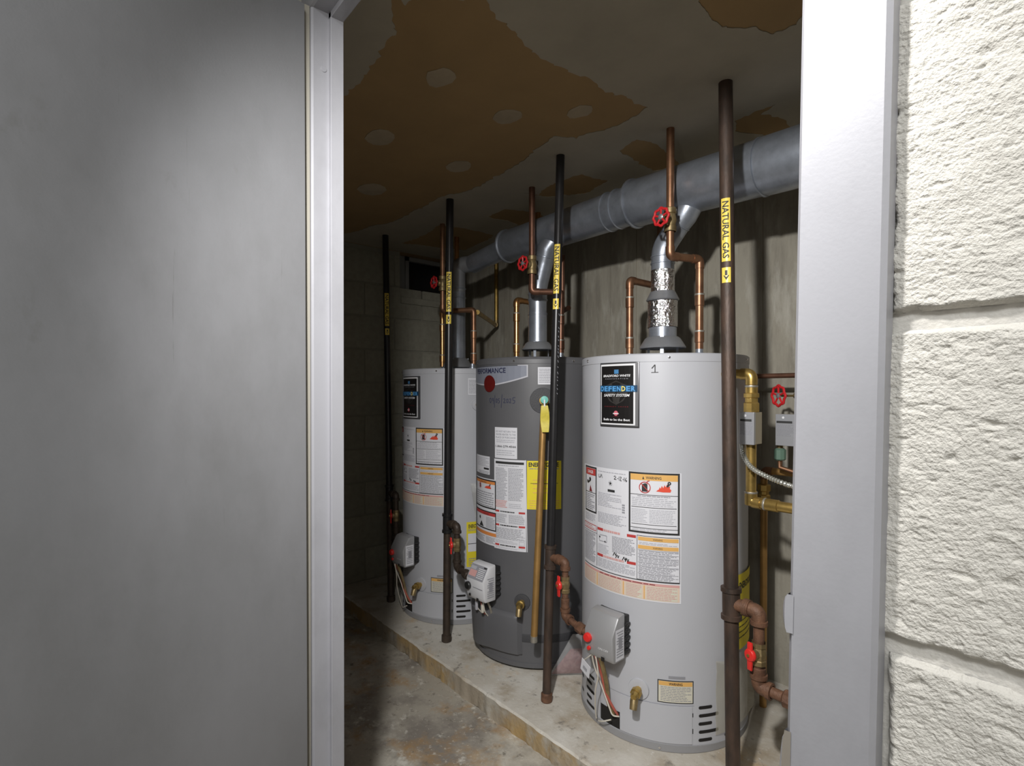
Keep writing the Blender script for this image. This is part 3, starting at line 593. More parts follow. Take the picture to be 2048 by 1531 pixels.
def gas_control(root, r, a, zc, white):
    g = empty('gas_valve', (0, 0, 0)); g.parent = root; g.rotation_euler = (0, 0, R(a)); g.location = (0, 0, zc)
    m = 'valve_white' if white else 'valve_silver'; y0 = -(r-0.01); w2 = 0.057
    # profile in (depth out of the jacket, height): bevelled cover
    pr = [(0.022, -0.078), (0.080, -0.078), (0.088, -0.060), (0.091, 0.008), (0.058, 0.066), (0.022, 0.072)]
    O = Vector((0, -r, 0)); A = Vector((0, -1, 0)); B = Vector((0, 0, 1)); N = Vector((1, 0, 0))
    MB().prism(pr, -w2, w2, m, O, A, B, N).build('cover', g, smooth=30, bevel=0.006)
    bk = MB().box((-w2-.004, -r-0.023, -0.070), (w2-.003, -r+0.012, 0.060), 'black_plastic')
    for k in range(5): bk.box((w2-.006, -r-.021, -.060+.022*k), (w2+.005, -r+.004, -.050+.022*k), 'charcoal_dark')
    bk.build('body', g, smooth=30, bevel=0.004)
    fy = -r-0.0895; cv = Canvas(0, Vector((0, fy, 0)), Vector((1, 0, 0)), Vector((0, 0, 1)), Vector((0, -1, 0.06)).normalized())
    cv.k = 1.0
    kn = MB()
    if white:
        kn.lathe([(.0165, 0), (.0165, .008), (.014, .011), (0, .011)], 'black_plastic', (-.040, fy-.001, -.022), 20, (0, -1, 0)); kn.lathe([(.006, 0), (.005, .004), (0, .004)], 'black_plastic', (-.030, fy-.001, -.058), 12, (0, -1, 0))
        cv.rect(-.012, -.024, .050, -.021, 'ink_grey', 1)
    else:
        kn.lathe([(.015, 0), (.015, .007), (.012, .012), (0, .013)], 'lever_red', (-.040, fy-.001, -.016), 20, (0, -1, 0)); kn.lathe([(.007, 0), (.006, .006), (0, .006)], 'lever_red', (-.036, fy-.001, -.050), 12, (0, -1, 0))
        cv.text(.02, -.042, 'ON OFF', .007, 'ink_white', 1, width=.04)
    c3 = Canvas(0, Vector((0, fy, 0)), Vector((1, 0, 0)), Vector((0, 0, 1)), Vector((0, -1, 0.06)).normalized()); c3.k = 1.0; c3.rect(.012, -.076, .026, -.062, 'slot_black', 1); c3.build('socket', g)
    kn.build('knob', g)
    sd = Canvas(0, Vector((w2+.0002, -r, 0)), Vector((0, -1, 0)), Vector((0, 0, 1)), Vector((1, 0, 0))); sd.k = 1.0
    if not white: sd.rect(.030, -.070, .076, .030, 'paper_white', 0)
    sd.lines(.035, -.062, .07, .024, 10, 'ink_grey', 1); sd.rect(.042, -.035, .060, .0, 'ink_grey', 2); sd.build('rating_sticker', g)
    if white:
        nn = Vector((0, -.58, .33)).normalized(); bb = Vector((0, .33, .58)).normalized()
        tp = Canvas(0, Vector((0, -r-.0745, .037))+nn*.001, Vector((1, 0, 0)), bb, nn); tp.k = 1.0
        tp.rect(-.050, -.030, .050, .030, 'ink_grey', 0); tp.rect(-.046, -.020, -.002, .006, 'ink_pink', 1); tp.rect(-.046, .008, -.012, .022, 'ink_blue', 1); tp.rect(-.046, .008, -.012, .022, 'ink_light', 2); tp.lines(.004, -.024, .046, .020, 6, 'ink_white', 1); tp.rect(.030, .022, .048, .028, 'ink_black', 1); tp.build('panel_sticker', g)
    cv.build('front_marks', g)
    return g
def wires(root, pts_list):
    wb = []
    for pts, r, m in pts_list: wb.append(MB().tube(fillet(pts, .03), r, m, 8).build('wire', root))
    return wb
def polar(a, q, z): t = R(a-90); return Vector((q*math.cos(t), q*math.sin(t), z))
def drain(root, r, a, z, collar):
    O = polar(a, r, z); n = polar(a, 1, 0)
    d = MB(); d.lathe([(.034, 0), (.033, .004), (.020, .006), (0, .006)], collar, O, 28, n); dv_ = d.build('drain_flange', root)
    b = MB(); b.lathe([(.012, 0), (.012, .02), (.018, .022), (.018, .036), (.013, .038), (.013, .05), (.009, .06), (0, .06)], 'brass', O, 8, n)
    b.tube([O+n*.040, O+n*.052+Vector((0, 0, -.016)), O+n*.060+Vector((0, 0, -.038))], [.012, .013, .012], 'brass_dull', 12); b.build('drain_valve', root)
def grey_heater(name, loc, rot, lab, label, hz, hr):
    r, h = 0.2945, hz; root = empty(name, loc, label, 'water heater', None, R(rot))
    MB().lathe([(r, .022), (r, h-.028), (r+.0015, h-.027), (r+.0015, h-.004), (r-.004, h), (0, h)], 'heater_grey', n=96).build('jacket', root, smooth=30)
    MB().lathe([(0, 0), (r-.006, 0), (r+.003, .002), (r+.003, .024), (r-.002, .026)], 'heater_grey_dark', n=96).build('base_ring', root, smooth=30)
    for k, a in enumerate((-28, 36, 100, 164, 228)): s = MB(); s.lathe([(.005, 0), (.004, .003), (0, .0035)], 'chrome', polar(a+2, r+.0015, h-.014), 10, polar(a+2, 1, 0)); s.build('screw', root)
    s = MB(); s.lathe([(.005, 0), (.004, .003), (0, .0035)], 'chrome', polar(33, r+.003, .013), 10, polar(33, 1, 0)); s.build('screw', root)
    badge(root, r, *lab['badge']); big_label(hr, root, r, lab['sheet'][0], lab['sheet'][1], lab['sheet'][2], ('ink_red', 'ink_orange'))
    gas_control(root, r, lab.get('gas', 3.5), .362, False)
    drain(root, r, 20, .186, 'heater_grey')
    cv = Canvas(r); cv.rect(31.6, .158, 53.5, .231, 'ink_black', 0); cv.rect(32.2, .161, 52.9, .228, 'paper_cream', 1); cv.rect(32.4, .214, 52.7, .2275, 'ink_orange', 2); cv.text(42.5, .2165, 'WARNING', .008, 'ink_black', 3, width=.042, bold=.03); cv.lines(33.5, .164, 52, .212, 9, 'ink_grey', 2, fill=.36)
    cv.build('warning_sticker', root); cv = Canvas(r); cv.rect(38.2, .236, 48.4, .245, 'ink_grey', 0); cv.lines(38.8, .237, 47.8, .244, 1, 'heater_grey_dark', 1); cv.build('serial_strip', root)
    # access door with its seam, burner opening on its left
    n = 16; vs_ = []
    for i in range(n+1):
        t = 7.5+(52.6-7.5)*i/n
        for q in (r-.002, r+.0035): vs_ += [polar(t, q, .030), polar(t, q, .150)]
    fs = [f for i in range(n) for f in ((4*i, 4*i+1, 4*i+5, 4*i+4), (4*i+2, 4*i+6, 4*i+7, 4*i+3), (4*i, 4*i+4, 4*i+6, 4*i+2), (4*i+1, 4*i+3, 4*i+7, 4*i+5))]+[(0, 2, 3, 1), (4*n, 4*n+1, 4*n+3, 4*n+2)]
    MB().add(vs_, fs, 'heater_grey').build('access_door', root, smooth=30)
    cv = Canvas(r); cv.rect(-9, .028, 7.4, .082, 'slot_black', 0); cv.rect(-3, .08, 7.4, .086, 'slot_black', 0); cv.rect(52.9, .062, 53.4, .078, 'slot_black', 0); cv.rect(52.9, .115, 53.4, .128, 'slot_black', 0); cv.rect(-9.6, .03, -9.2, .15, 'ink_grey', 0); cv.rect(7.0, .1510, 54, .1522, 'ink_grey', 0); cv.rect(-9, .1510, 7, .1522, 'ink_grey', 0); cv.build('burner_opening', root)
    for k in range(5):
        for (a, wd) in ((61.5+(0 if k % 2 == 0 else 2.5), .048 if k % 2 == 0 else .072), (-22-(0 if k % 2 == 0 else 1.5), .060 if k % 2 == 0 else .040)):
            cv = Canvas(r); capsule(cv, a, .040+.026*k, wd, .0105, 'slot_black'); cv.build('vent_slot', root)
        if k % 2 == 0:
            cv = Canvas(r); capsule(cv, 79, .040+.026*k, .030, .0105, 'slot_black'); cv.build('vent_slot', root)
            cv = Canvas(r); capsule(cv, -38, .053+.026*k, .030, .0105, 'slot_black'); cv.build('vent_slot', root)
    q = r+.040
    wires(root, [([polar(2, r+.07, .285), polar(2, q, .20), polar(0, r+.012, .10), polar(3, r-.01, .06)], .0075, 'brass_dull'),
                 ([polar(-1, r+.075, .285), polar(-2, q, .22), polar(1, r+.03, .14), polar(5, r+.012, .09), polar(6, r-.01, .06)], .0045, 'wire_red'),
                 ([polar(-3, r+.075, .285), polar(-4, q+.02, .24), polar(-2, q, .18), polar(4, r+.02, .075), polar(6.5, r, .07)], .0026, 'wire_white'),
                 ([polar(0, r+.078, .285), polar(1, q+.03, .22), polar(-3, q+.02, .16), polar(-8, r+.03, .07), polar(-10, r+.016, .03)], .0024, 'wire_white'),
                 ([polar(-7, r+.02, .03), polar(-2, r+.03, .045), polar(3, r+.02, .06)], .0024, 'wire_white')])
    # top fittings
    for sx in (-.15, .15): MB().lathe([(.018, -.004), (.018, .012), (.013, .014), (.013, .03), (0, .03)], 'galvanized', (sx, 0, h), 12).build('nipple', root)
    return root
H1 = grey_heater('water_heater', (-1.166, 1.726, SLAB), 0, dict(badge=(-9.1, 20.1, 1.037, 1.251), sheet=(.478, .894, 0), gas=3.0), 'light grey water heater with a pen-marked 1 and the name plate facing the door', 1.277, 1)
cv = Canvas(.2945); cv.stroke([(27.6, 1.228), (29.6, 1.240), (29.6, 1.216)], .003, 'ink_black', 1); cv.stroke([(27.3, 1.2150), (31.6, 1.2155)], .002, 'ink_black', 1); cv.build('pen_mark', H1)
H3 = grey_heater('water_heater', (-2.447, 1.690, SLAB), -3.0, dict(badge=(-11, 19.6, 1.018, 1.234), sheet=(.585, .975, 0), gas=6.5), 'light grey water heater beside the block wall, partly hidden by the charcoal heater', 1.272, 3)
cv = Canvas(.2945); cv.rect(68.6, 1.140, 79, 1.222, 'paper_white', 0); cv.lines(69.4, 1.146, 78.6, 1.216, 10, 'ink_grey', 1); cv.build('side_sticker', H3)
cv = Canvas(.2945); cv.rect(67, .285, 88, .508, 'energy_yellow', 0); cv.rect(68.4, .36, 87, .45, 'paper_white', 1); cv.rect(68.4, .398, 87, .401, 'ink_black', 2); cv.text(76.5, .478, 'ENERGYGUIDE', .018, 'ink_black', 2, width=.078, bold=.04); cv.lines(68.4, .462, 87, .474, 2, 'ink_grey', 2); cv.lines(69, .29, 87, .33, 4, 'ink_grey', 2); cv.build('energy_label', H3)
b = MB(); b.lathe([(.030, 0), (.028, .004), (.016, .006), (0, .006)], 'heater_grey', polar(78, .2945, 1.09), 20, polar(78, 1, 0)); b.lathe([(.012, .004), (.012, .03), (0, .03)], 'brass_dull', polar(78, .2945, 1.09), 12, polar(78, 1, 0)); b.build('side_port', H3)
tg = MB(); M_ = Matrix.Translation(polar(-7, .2945+.080, .228))@Matrix.Rotation(R(-14), 4, 'Z')@Matrix.Rotation(R(14), 4, 'Y'); tg.box((-.025, -.0008, -.021), (.025, .0008, .021), 'paper_white', M_); tg.build('hang_tag', H1, smooth=0)
tc_ = Canvas(0, M_@Vector((0, -.0008, 0)), (M_.to_3x3()@Vector((1, 0, 0))), (M_.to_3x3()@Vector((0, 0, 1))), (M_.to_3x3()@Vector((0, -1, 0)))); tc_.k = 1
for k in range(9): tc_.rect(-.012+.0026*k, -.008, -.0110+.0026*k+(.0008 if k % 3 else 0), .004, 'ink_grey', 0)
tc_.build('tag_print', H1)
wires(H1, [([polar(-9, .2945+.075, .249), polar(-5, .2945+.08, .27), polar(-2, .2945+.075, .29)], .0018, 'wire_white')])
# yellow sheet and clear film on the right flank of the near heater
cv = Canvas(.2985); cv.rect(86, .30, 118, .55, 'energy_yellow', 0); cv.lines(88, .33, 116, .42, 5, 'ink_black', 1, fill=.2); cv.text(102, .50, 'ENERGYGUIDE', .022, 'ink_black', 1, width=.13, bold=.04); cv.build('energy_label', H1)
fm = MB(); n = 14; vs_ = []
for i in range(n+1):
    for j in range(9):
        a = 68+44*i/n; z = .05+.24*j/8-.02*(i/n)*(j/8); o_ = .004+.010*abs(noise.noise(Vector((a*.13, z*18, 2))))+.0012*i; vs_.append(polar(a, .2945+o_, z+(.035*(i/n) if j == 0 else 0)))
fm.add(vs_, [(i*9+j, (i+1)*9+j, (i+1)*9+j+1, i*9+j+1) for i in range(n) for j in range(8)], 'film_yellowed'); fm.build('plastic_film', H1, smooth=60)

# charcoal heater
r2, h2 = .285, 1.300
H2 = empty('water_heater', (-1.828, 1.712, SLAB), 'charcoal grey water heater standing between the two light grey heaters', 'water heater')
MB().lathe([(r2, .03), (r2, h2-.030), (r2+.0015, h2-.029), (r2+.001, h2-.012), (r2-.006, h2-.002), (r2-.02, h2), (0, h2)], 'heater_charcoal', n=96).build('jacket', H2, smooth=30)
MB().lathe([(0, .012), (r2-.006, .012), (r2+.003, .014), (r2+.003, .032), (r2-.002, .034)], 'heater_charcoal', n=96).build('base_ring', H2, smooth=30)
for a in (-14, 106, 226): MB().lathe([(.022, 0), (.022, .014), (0, .014)], 'rust_iron', polar(a, .255, 0), 12).build('foot', H2)
for a in (-22, 27, 78, 130): s = MB(); s.lathe([(.0045, 0), (.004, .003), (0, .0035)], 'chrome', polar(a, r2+.0015, h2-.018), 10, polar(a, 1, 0)); s.build('screw', H2)
cv = Canvas(r2)      # banner with a rounded lower edge
N_ = 14; top = 1.262
for i in range(N_):
    a0, a1 = -40+78.4*i/N_, -40+78.4*(i+1)/N_; f = lambda a: 1.186+.034*max(0, (a-2)/36)**1.6+.012*max(0, (-a)/30)**1.5
    cv.poly([(a0, f(a0)-.006), (a1, f(a1)-.006), (a1, f(a1)), (a0, f(a0))], 'banner_line', 1); cv.poly([(a0, f(a0)), (a1, f(a1)), (a1, top), (a0, top)], 'banner_grey', 0)
cv.rect(37.8, f(38.4)-.006, 38.8, top+.003, 'banner_line', 1); cv.rect(30, top, 38.8, top+.003, 'banner_line', 1); cv.rect(-40, top, 30, top+.002, 'charcoal_dark', 1)
cv.text(-1.5, 1.234, 'PERFORMANCE', .021, 'pen_navy', 2, width=.205, bold=.03); bn = cv.build('banner', H2)
cv = Canvas(r2); cv.disc(.5, 1.189, .036, 'disc_red', 3, 32, sx=1.05); cv.build('disc_emblem', H2)
cv = Canvas(r2)
def scrawl(a, z, segs):
    for sgm in segs: cv.stroke([(a+x, z+y) for x, y in sgm], .0024, 'pen_navy', 0)
scrawl(1, 1.105, [[(0, .02), (1.5, .022), (2.4, .012), (1.2, .002), (0, .008), (.2, .02)], [(4, .012), (3.4, .02), (4.6, .022), (4.9, .014), (3.8, .012), (5, .012), (4.6, -.004)], [(6.6, .034), (6.0, -.018)], [(8, .02), (9.2, .018), (9, .004), (7.8, .004), (8, .02)], [(11.8, .02), (10.4, .02), (10.5, .012), (11.8, .010), (11.2, .001), (10.2, .002)], [(14.4, .038), (13.4, -.018)], [(15.6, .018), (17, .021), (17.4, .015), (15.8, .003), (18, .003)], [(18.9, .018), (20.3, .018), (20.4, .004), (19, .004), (18.9, .018)], [(21.3, .018), (22.8, .020), (22.8, .013), (21.6, .003), (23.3, .003)], [(27, .026), (24.6, .024), (24.7, .014), (26.6, .012), (26.2, .002), (24.4, .001)]])
cv.build('handwriting', H2)
cv = Canvas(r2); cv.rect(7.5, .875, 29.6, 1.005, 'paper_white', 0)
for k, t in enumerate(('DO NOT RETURN THIS', 'WATER HEATER TO THE', 'PLACE OF PURCHASE')): cv.text(18.5, .984-.0125*k, t, .0075, 'ink_grey', 1, width=.098, bold=.02)
cv.lines(9.5, .940, 27.5, .955, 2, 'ink_light', 1); cv.text(18.5, .921, '1-866-279-4566', .009, 'ink_black', 1, width=.100, bold=.02); cv.lines(9.5, .886, 27.5, .912, 3, 'ink_light', 1); cv.build('notice_sticker', H2)
cv = Canvas(r2)      # tall instruction sheet
cv.rect(-30, .500, 9, .505, 'paper_white', 0)
N_ = 12
cv.poly([(6.8, .870), (37.2, .872), (38.6, .492), (7.4, .494)], 'paper_white', 0)
for i in range(N_):
    a0, a1 = 6.8+30.6*i/N_, 6.8+30.6*(i+1)/N_; cv.rect(a0, .492, a1, .871, 'paper_white', 0)
cv.rect(-26, .497, 8, .78, 'paper_white', 0)
cv.rect(8.5, .852, 35.5, .862, 'ink_black', 1); cv.lines(11, .842, 31, .848, 1, 'ink_grey', 1)
cv.lines(8.5, .700, 20.5, .836, 22, 'ink_grey', 1, fill=.45); cv.lines(21.5, .700, 35, .836, 22, 'ink_grey', 1, fill=.45); cv.lines(8.5, .668, 20.5, .70, 5, 'ink_pink', 2, fill=.6); cv.lines(22, .668, 35, .69, 3, 'ink_light', 1)
for (z, t) in ((.648, 'DO NOT STORE COMBUSTIBLES'), (.590, 'FOR YOUR SAFETY'), (.506, 'IF YOU SMELL GAS')):
    cv.rect(8, z, 12.5, z+.008, 'ink_red', 1); cv.rect(31, z, 36.5, z+.008, 'ink_red', 1); cv.lines(13.5, z, 30, z+.008, 1, 'ink_black', 1, fill=.6)
cv.lines(9.5, .603, 20, .642, 9, 'ink_grey', 1); cv.lines(22, .603, 36, .642, 9, 'ink_grey', 1); cv.lines(8.5, .536, 36.5, .584, 12, 'ink_grey', 1, fill=.45); cv.lines(8.5, .518, 30, .532, 3, 'ink_light', 1); cv.frame(31.5, .516, 36, .533, .001, 'ink_grey', 1); cv.lines(8.5, .496, 36.5, .503, 2, 'ink_light', 1)
warning_panel(cv, -26, .652, 8.8, .776, 'ink_deep_orange', 41, .006, 'WARNING', False)
cv.frame(-26, .560, 9, .640, .005, 'ink_black', 2); cv.rect(-25, .622, 8, .635, 'ink_red', 2); cv.text(-4, .6245, 'DANGER', .007, 'ink_black', 3, width=.04); cv.lines(-4, .568, 7.5, .616, 8, 'ink_grey', 2); cv.poly([(-16, .568), (-8, .568), (-12, .592)], 'ink_black', 3); cv.disc(-15, .605, .007, 'ink_black', 3, 10)
cv.rect(-26, .537, 9, .551, 'ink_deep_orange', 2); cv.lines(-25, .504, -6, .532, 5, 'ink_grey', 2); cv.lines(-4, .504, 8, .532, 5, 'ink_grey', 2)
lb = cv.build('instruction_label', H2)
cv = Canvas(r2); cv.rect(-26, .798, 1, .876, 'paper_white', 0); cv.lines(-22, .83, 0, .87, 6, 'ink_light', 1); cv.rect(-8, .818, 0, .826, 'ink_black', 1); cv.lines(-18, .80, 0, .812, 2, 'ink_grey', 1); cv.build('rating_sticker', H2)
cv = Canvas(r2); cv.rect(38, .670, 66.8, .870, 'energy_yellow', 0); cv.text(52, .846, 'ENERGYGUIDE', .017, 'ink_black', 1, width=.125, bold=.05); cv.rect(41, .776, 64, .778, 'ink_black', 1); cv.lines(40, .833, 65, .842, 1, 'ink_grey', 1); cv.lines(40, .672, 65, .71, 4, 'ink_orange', 1, fill=.3); cv.rect(55, .724, 58, .735, 'ink_black', 1); cv.lines(43, .73, 60, .80, 4, 'ink_orange', 1, fill=.2); cv.build('energy_label', H2)
cv = Canvas(r2); cv.rect(47, 1.184, 59, 1.255, 'paper_white', 0); cv.lines(48, 1.19, 58, 1.250, 9, 'ink_grey', 1); cv.build('patent_sticker', H2)
# relief valve with its tag and discharge tube
tp = empty('relief_valve', (0, 0, 0)); tp.parent = H2; a = 51.0; O = polar(a, r2, 1.118); n_ = polar(a, 1, 0)
g = MB(); g.lathe([(.053, 0), (.052, .003), (0, .004)], 'charcoal_dark', O, 32, n_); g.build('gasket', tp)
g = MB(); g.lathe([(.014, 0), (.014, .045), (.019, .047), (.019, .075), (0, .077)], 'brass', O, 12, n_); g.build('valve_body', tp)
g = MB(); g.lathe([(.016, 0), (.015, .012), (0, .014)], 'teal', O+n_*.075+Vector((0, 0, .004)), 16, n_); g.build('cap', tp)
P0 = O+n_*.088; g = MB(); g.tube([P0+Vector((0, 0, .004)), P0+n_*.004+Vector((0, 0, -.022))], .0035, 'ink_white', 8); g.build('test_lever', tp)
t_ = polar(a+90, 1, 0); g = MB(); vs_ = []
for i in range(10):
    z = -.018-.105*i/9
    for j in range(5):
        u = (j/4-.5)*(.026+.010*math.sin(math.pi*i/9)); vs_.append(P0+n_*(.004+.003*math.sin(i*.9)+.02*abs(j/4-.5)*0)+t_*(u+.003*i/9)+Vector((0, 0, z)))
g.add(vs_, [(i*5+j, (i+1)*5+j, (i+1)*5+j+1, i*5+j+1) for i in range(9) for j in range(4)], 'tag_yellow'); g.build('yellow_tag', tp)
dt = MB(); bot = atY(1068, 1282, 1.42); bl = bot-Vector(H2.location); s0 = O+n_*.06+Vector((0, 0, -.02)); dt.tube([s0, s0.lerp(bl, .5), bl], .0135, 'copper_tan', 16); dt.tube([bl+Vector((0, 0, .022)), bl+Vector((0, 0, -.001))], .0142, 'solder', 16); dt.build('discharge_tube', tp)
drain(H2, r2, 34, .284, 'charcoal_dark')
gas_control(H2, r2, 2.5, .360, True)
# burner cover
n = 20; vs_ = []; prof = [(.062, 0.0), (.068, .016), (.215, .022), (.228, .012), (.234, 0.0)]
for i in range(n+1):
    t = -32+66*i/n; k = 1.0+1.1*math.exp(-((t+14)/12)**2) if True else 1
    if i in (0, n): k = 0.02
    for (z, d) in prof: vs_.append(polar(t, r2+d*k*.85+.0004, z+(-.012*math.exp(-((t+14)/14)**2) if z < .1 else 0)))
MB().add(vs_, [(i*5+j, (i+1)*5+j, (i+1)*5+j+1, i*5+j+1) for i in range(n) for j in range(4)], 'heater_charcoal').build('burner_cover', H2, smooth=40)
MB().lathe([(r2+.0008, .118), (r2+.0014, .120), (r2+.0014, .150), (r2+.0008, .152)], 'charcoal_dark', n=96).build('air_screen', H2, smooth=30)
q = r2+.055
wires(H2, [([polar(-4, r2+.06, .285), polar(-4, q, .262), polar(-4, q-.01, .225), polar(-4, r2+.02, .20)], .0022, 'wire_white'), ([polar(5, r2+.06, .285), polar(5, q, .262), polar(4, q-.012, .225), polar(3, r2+.02, .20)], .0026, 'wire_white'), ([polar(2, r2+.06, .285), polar(3, q, .255), polar(1, q-.012, .225), polar(0, r2+.02, .20)], .0024, 'wire_red'), ([polar(6, r2+.045, .285), polar(7, q-.03, .24), polar(6, r2+.01, .2)], .005, 'solder')])
for a in (-4, 3): g = MB(); g.box((-.006, -.005, -.020), (.006, .005, .020), 'ink_light' if a < 0 else 'wire_white', Matrix.Translation(polar(a, q-.004, .242))); g.build('connector', H2, bevel=.002)
for sx in (-.15, .15): MB().lathe([(.017, -.004), (.017, .012), (.012, .014), (.012, .03), (0, .03)], 'galvanized', (sx, 0, h2), 12).build('nipple', H2)

# ------------------------------------------------------------------ gas risers
def lever_valve(root, p, out, r, m):
    g = empty('gas_cock', (0, 0, 0)); g.parent = root
    b = MB(); b.lathe([(r*1.25, -.030), (r*1.25, -.018), (r*1.1, -.016), (r*1.35, 0), (r*1.1, .016), (r*1.25, .018), (r*1.25, .030)], 'brass_dull', p, 8); b.lathe([(r*1.0, 0), (r*.95, r*1.5), (0, r*1.5)], 'brass_dull', p, 12, out); b.build('valve_body', g, smooth=25)
    c = p+out*(r*1.5+.003); t = Vector((0, 0, 1)); sd = out.cross(t).normalized(); h = MB()
    h.lathe([(.0165, 0), (.0175, .004), (.015, .010), (0, .011)], 'lever_red', c, 20, out)
    h.prism([(-.007, -.040), (.007, -.040), (.008, -.010), (.008, .010), (.007, .034), (-.007, .034), (-.008, .010), (-.008, -.010)], .002, .008, 'lever_red', c, sd, t, out); h.build('lever', g, smooth=30, bevel=.0012)
    n = MB(); n.lathe([(.005, 0), (.004, .004), (0, .004)], 'brass', c+out*.010, 6, out); n.build('nut', g)
def fitting_elbow(p_in, corner, p_out, r, m, root, name='elbow'):
    a = (Vector(p_in)-Vector(corner)).normalized(); b = (Vector(p_out)-Vector(corner)).normalized(); c = Vector(corner); L = r*2.0
    mb = MB(); mb.tube(fillet([c+a*L, c, c+b*L], L*.95, 8), r*1.22, m, 16)
    for d in (a, b): mb.lathe([(r*1.2, L-.008), (r*1.45, L-.007), (r*1.45, L+.004), (r*1.05, L+.005)], m, c, 16, d)
    return mb.build(name, root, smooth=35)
def tape(root, top, bot, r, zs, za, facing):
    ax = (top-bot).normalized()
    def at(z): return bot+ax*((z-bot.z)/ax.z)
    for (z1, z0, kind) in ((zs[0], zs[1], 'text'), (za[0], za[1], 'arrow')):
        c = at((z0+z1)/2); cv = Canvas(r+.0004, cx=c.x, cy=c.y); h = .0125/(r+.0004)*57.3 if r > .017 else .0115/(r+.0004)*57.3
        f = facing; lo_, hi_ = f-h, f+h*.95
        # the riser leans a touch: follow its axis
        cv.rect(lo_, z0, hi_, z1, 'tape_yellow', 0); o = cv
        if kind == 'text': o.text(f, (z0+z1)/2, 'NATURAL GAS', .0165, 'ink_black', 2, width=(z1-z0)*.90, bold=.02, vertical=True)
        else:
            k = cv.k; m_ = (z0+z1)/2; H = (z1-z0)
            o.rect(f-.003*k, m_-.02*H, f+.003*k, m_+.30*H, 'ink_black', 2); o.poly([(f-.0075*k, m_-.02*H), (f, m_-.34*H), (f+.0075*k, m_-.02*H)], 'ink_black', 2)
        o.mb.v = [tuple(Vector(p)+(at(Vector(p).z)-c)*Vector((1, 1, 0))) for p in o.mb.v]
        o.build('pipe_marker' if kind == 'text' else 'arrow_marker', root)
def gas_riser(label, top, bot, r, m, tee_z, drop, marks, stencil=False, feed=None, cap=True, rust=True):
    top = Vector(top); bot = Vector(bot); root = empty('gas_pipe', bot, label, 'gas pipe'); L = -bot
    ax = (top-bot).normalized(); at = lambda z: bot+ax*((z-bot.z)/ax.z)
    up, lo_ = at(tee_z+.03), at(tee_z-.03)
    parts = []
    parts.append(MB().tube([up, top+ax*.02], r, m, 20).build('pipe', root))
    parts.append(MB().tube([bot+ax*.012, lo_], r, 'rust_iron' if rust else 'brown_iron', 20).build('drip_leg', root))
    fm_ = 'rust_fitting' if rust else 'brown_iron'; c = at(tee_z); X = Vector((1, 0, 0))
    t = MB(); t.lathe([(r, -.045), (r*1.42, -.044), (r*1.42, -.032), (r*1.22, -.030), (r*1.22, .030), (r*1.42, .032), (r*1.42, .044), (r, .045)], 'rust_iron' if rust else m, c, 20, ax); t.lathe([(r*.9, 0), (r*.9, .036), (r*1.2, .037), (r*1.2, .05), (r*.8, .051)], fm_, c, 16, X); parts.append(t.build('tee', root))
    if cap:
        cp_ = MB(); cp_.lathe([(0, 0), (r*1.1, .0), (r*1.32, .004), (r*1.32, .030), (r, .034)], 'rust_fitting' if rust else 'brown_iron', bot, 20, ax); parts.append(cp_.build('drip_cap', root))
    br = r*.80; a, zv, z_e, run = drop
    e1 = c+X*a; e2 = Vector((e1.x, e1.y, z_e)); e3 = e2+X*run[0]+Vector((0, run[1], run[2]))
    parts.append(MB().tube([c+X*.03, e1], br*.92, fm_, 14).build('nipple', root)); parts.append(fitting_elbow(c, e1, e2, br, fm_, root)); parts.append(MB().tube([e1, e2], br*.92, fm_, 14).build('drop_pipe', root)); parts.append(fitting_elbow(e1, e2, e3, br, fm_, root)); parts.append(MB().tube([e2, e3], br*.92, fm_, 14).build('feed_pipe', root))
    u = MB(); u.lathe([(br*1.1, -.02), (br*1.5, -.015), (br*1.5, .012), (br*1.1, .016)], fm_, e2+(e3-e2).normalized()*.085, 8, (e3-e2)); parts.append(u.build('union', root))
    u = MB(); u.lathe([(br*1.0, -.018), (br*1.18, -.016), (br*1.18, .016), (br*1.0, .018)], fm_, (e1.x, e1.y, (zv+z_e)/2-.01), 14); parts.append(u.build('coupling', root))
    for p in parts: p.matrix_parent_inverse = Matrix.Translation(-bot)
    n0 = len(C.objects)
    hold = empty('hold'); lever_valve(hold, Vector((e1.x, e1.y, zv)), Vector((-.30, -.954, 0)), br, fm_)
    tape(hold, top, bot, r, marks[0], marks[1], marks[2])
    if stencil:
        face, z0, z1 = stencil; k = 0; rnd = random.Random(5); z = z1; cvs = Canvas(r, cx=0, cy=0)
        while z > z0:
            hh = rnd.uniform(.004, .009); p = at(z); cvs.cx, cvs.cy = p.x, p.y; cvs.stroke([(face-6, z), (face+rnd.uniform(2, 8), z-hh)], .0016, 'ink_light', 0); z -= hh+rnd.uniform(.004, .02)
        so = cvs.build('stencil', hold); so['kind'] = 'stuff'
    for ch in list(hold.children): ch.parent = root; ch.matrix_parent_inverse = Matrix.Translation(-bot)
    bpy.data.objects.remove(hold)
    return root
def face_of(P): return math.degrees(math.atan2(-P[1], -P[0]))+90      # direction from a pipe to the camera, as canvas angle
T1 = atZ(1451, 164, ZC); B1 = atY(1466, 1531, 1.43); B1 = T1+(B1-T1)*((T1.z-SLAB)/(T1.z-B1.z)); B1.z = SLAB
def zr(T, B, py):      # height on the leaning riser at an image row
    lo_, hi_ = 0.0, 1.0
    for _ in range(40):
        m = (lo_+hi_)/2; P = B.lerp(T, m)
        if P.z > zat(P.x, P.y, py): hi_ = m
        else: lo_ = m
    return B.lerp(T, lo_).z
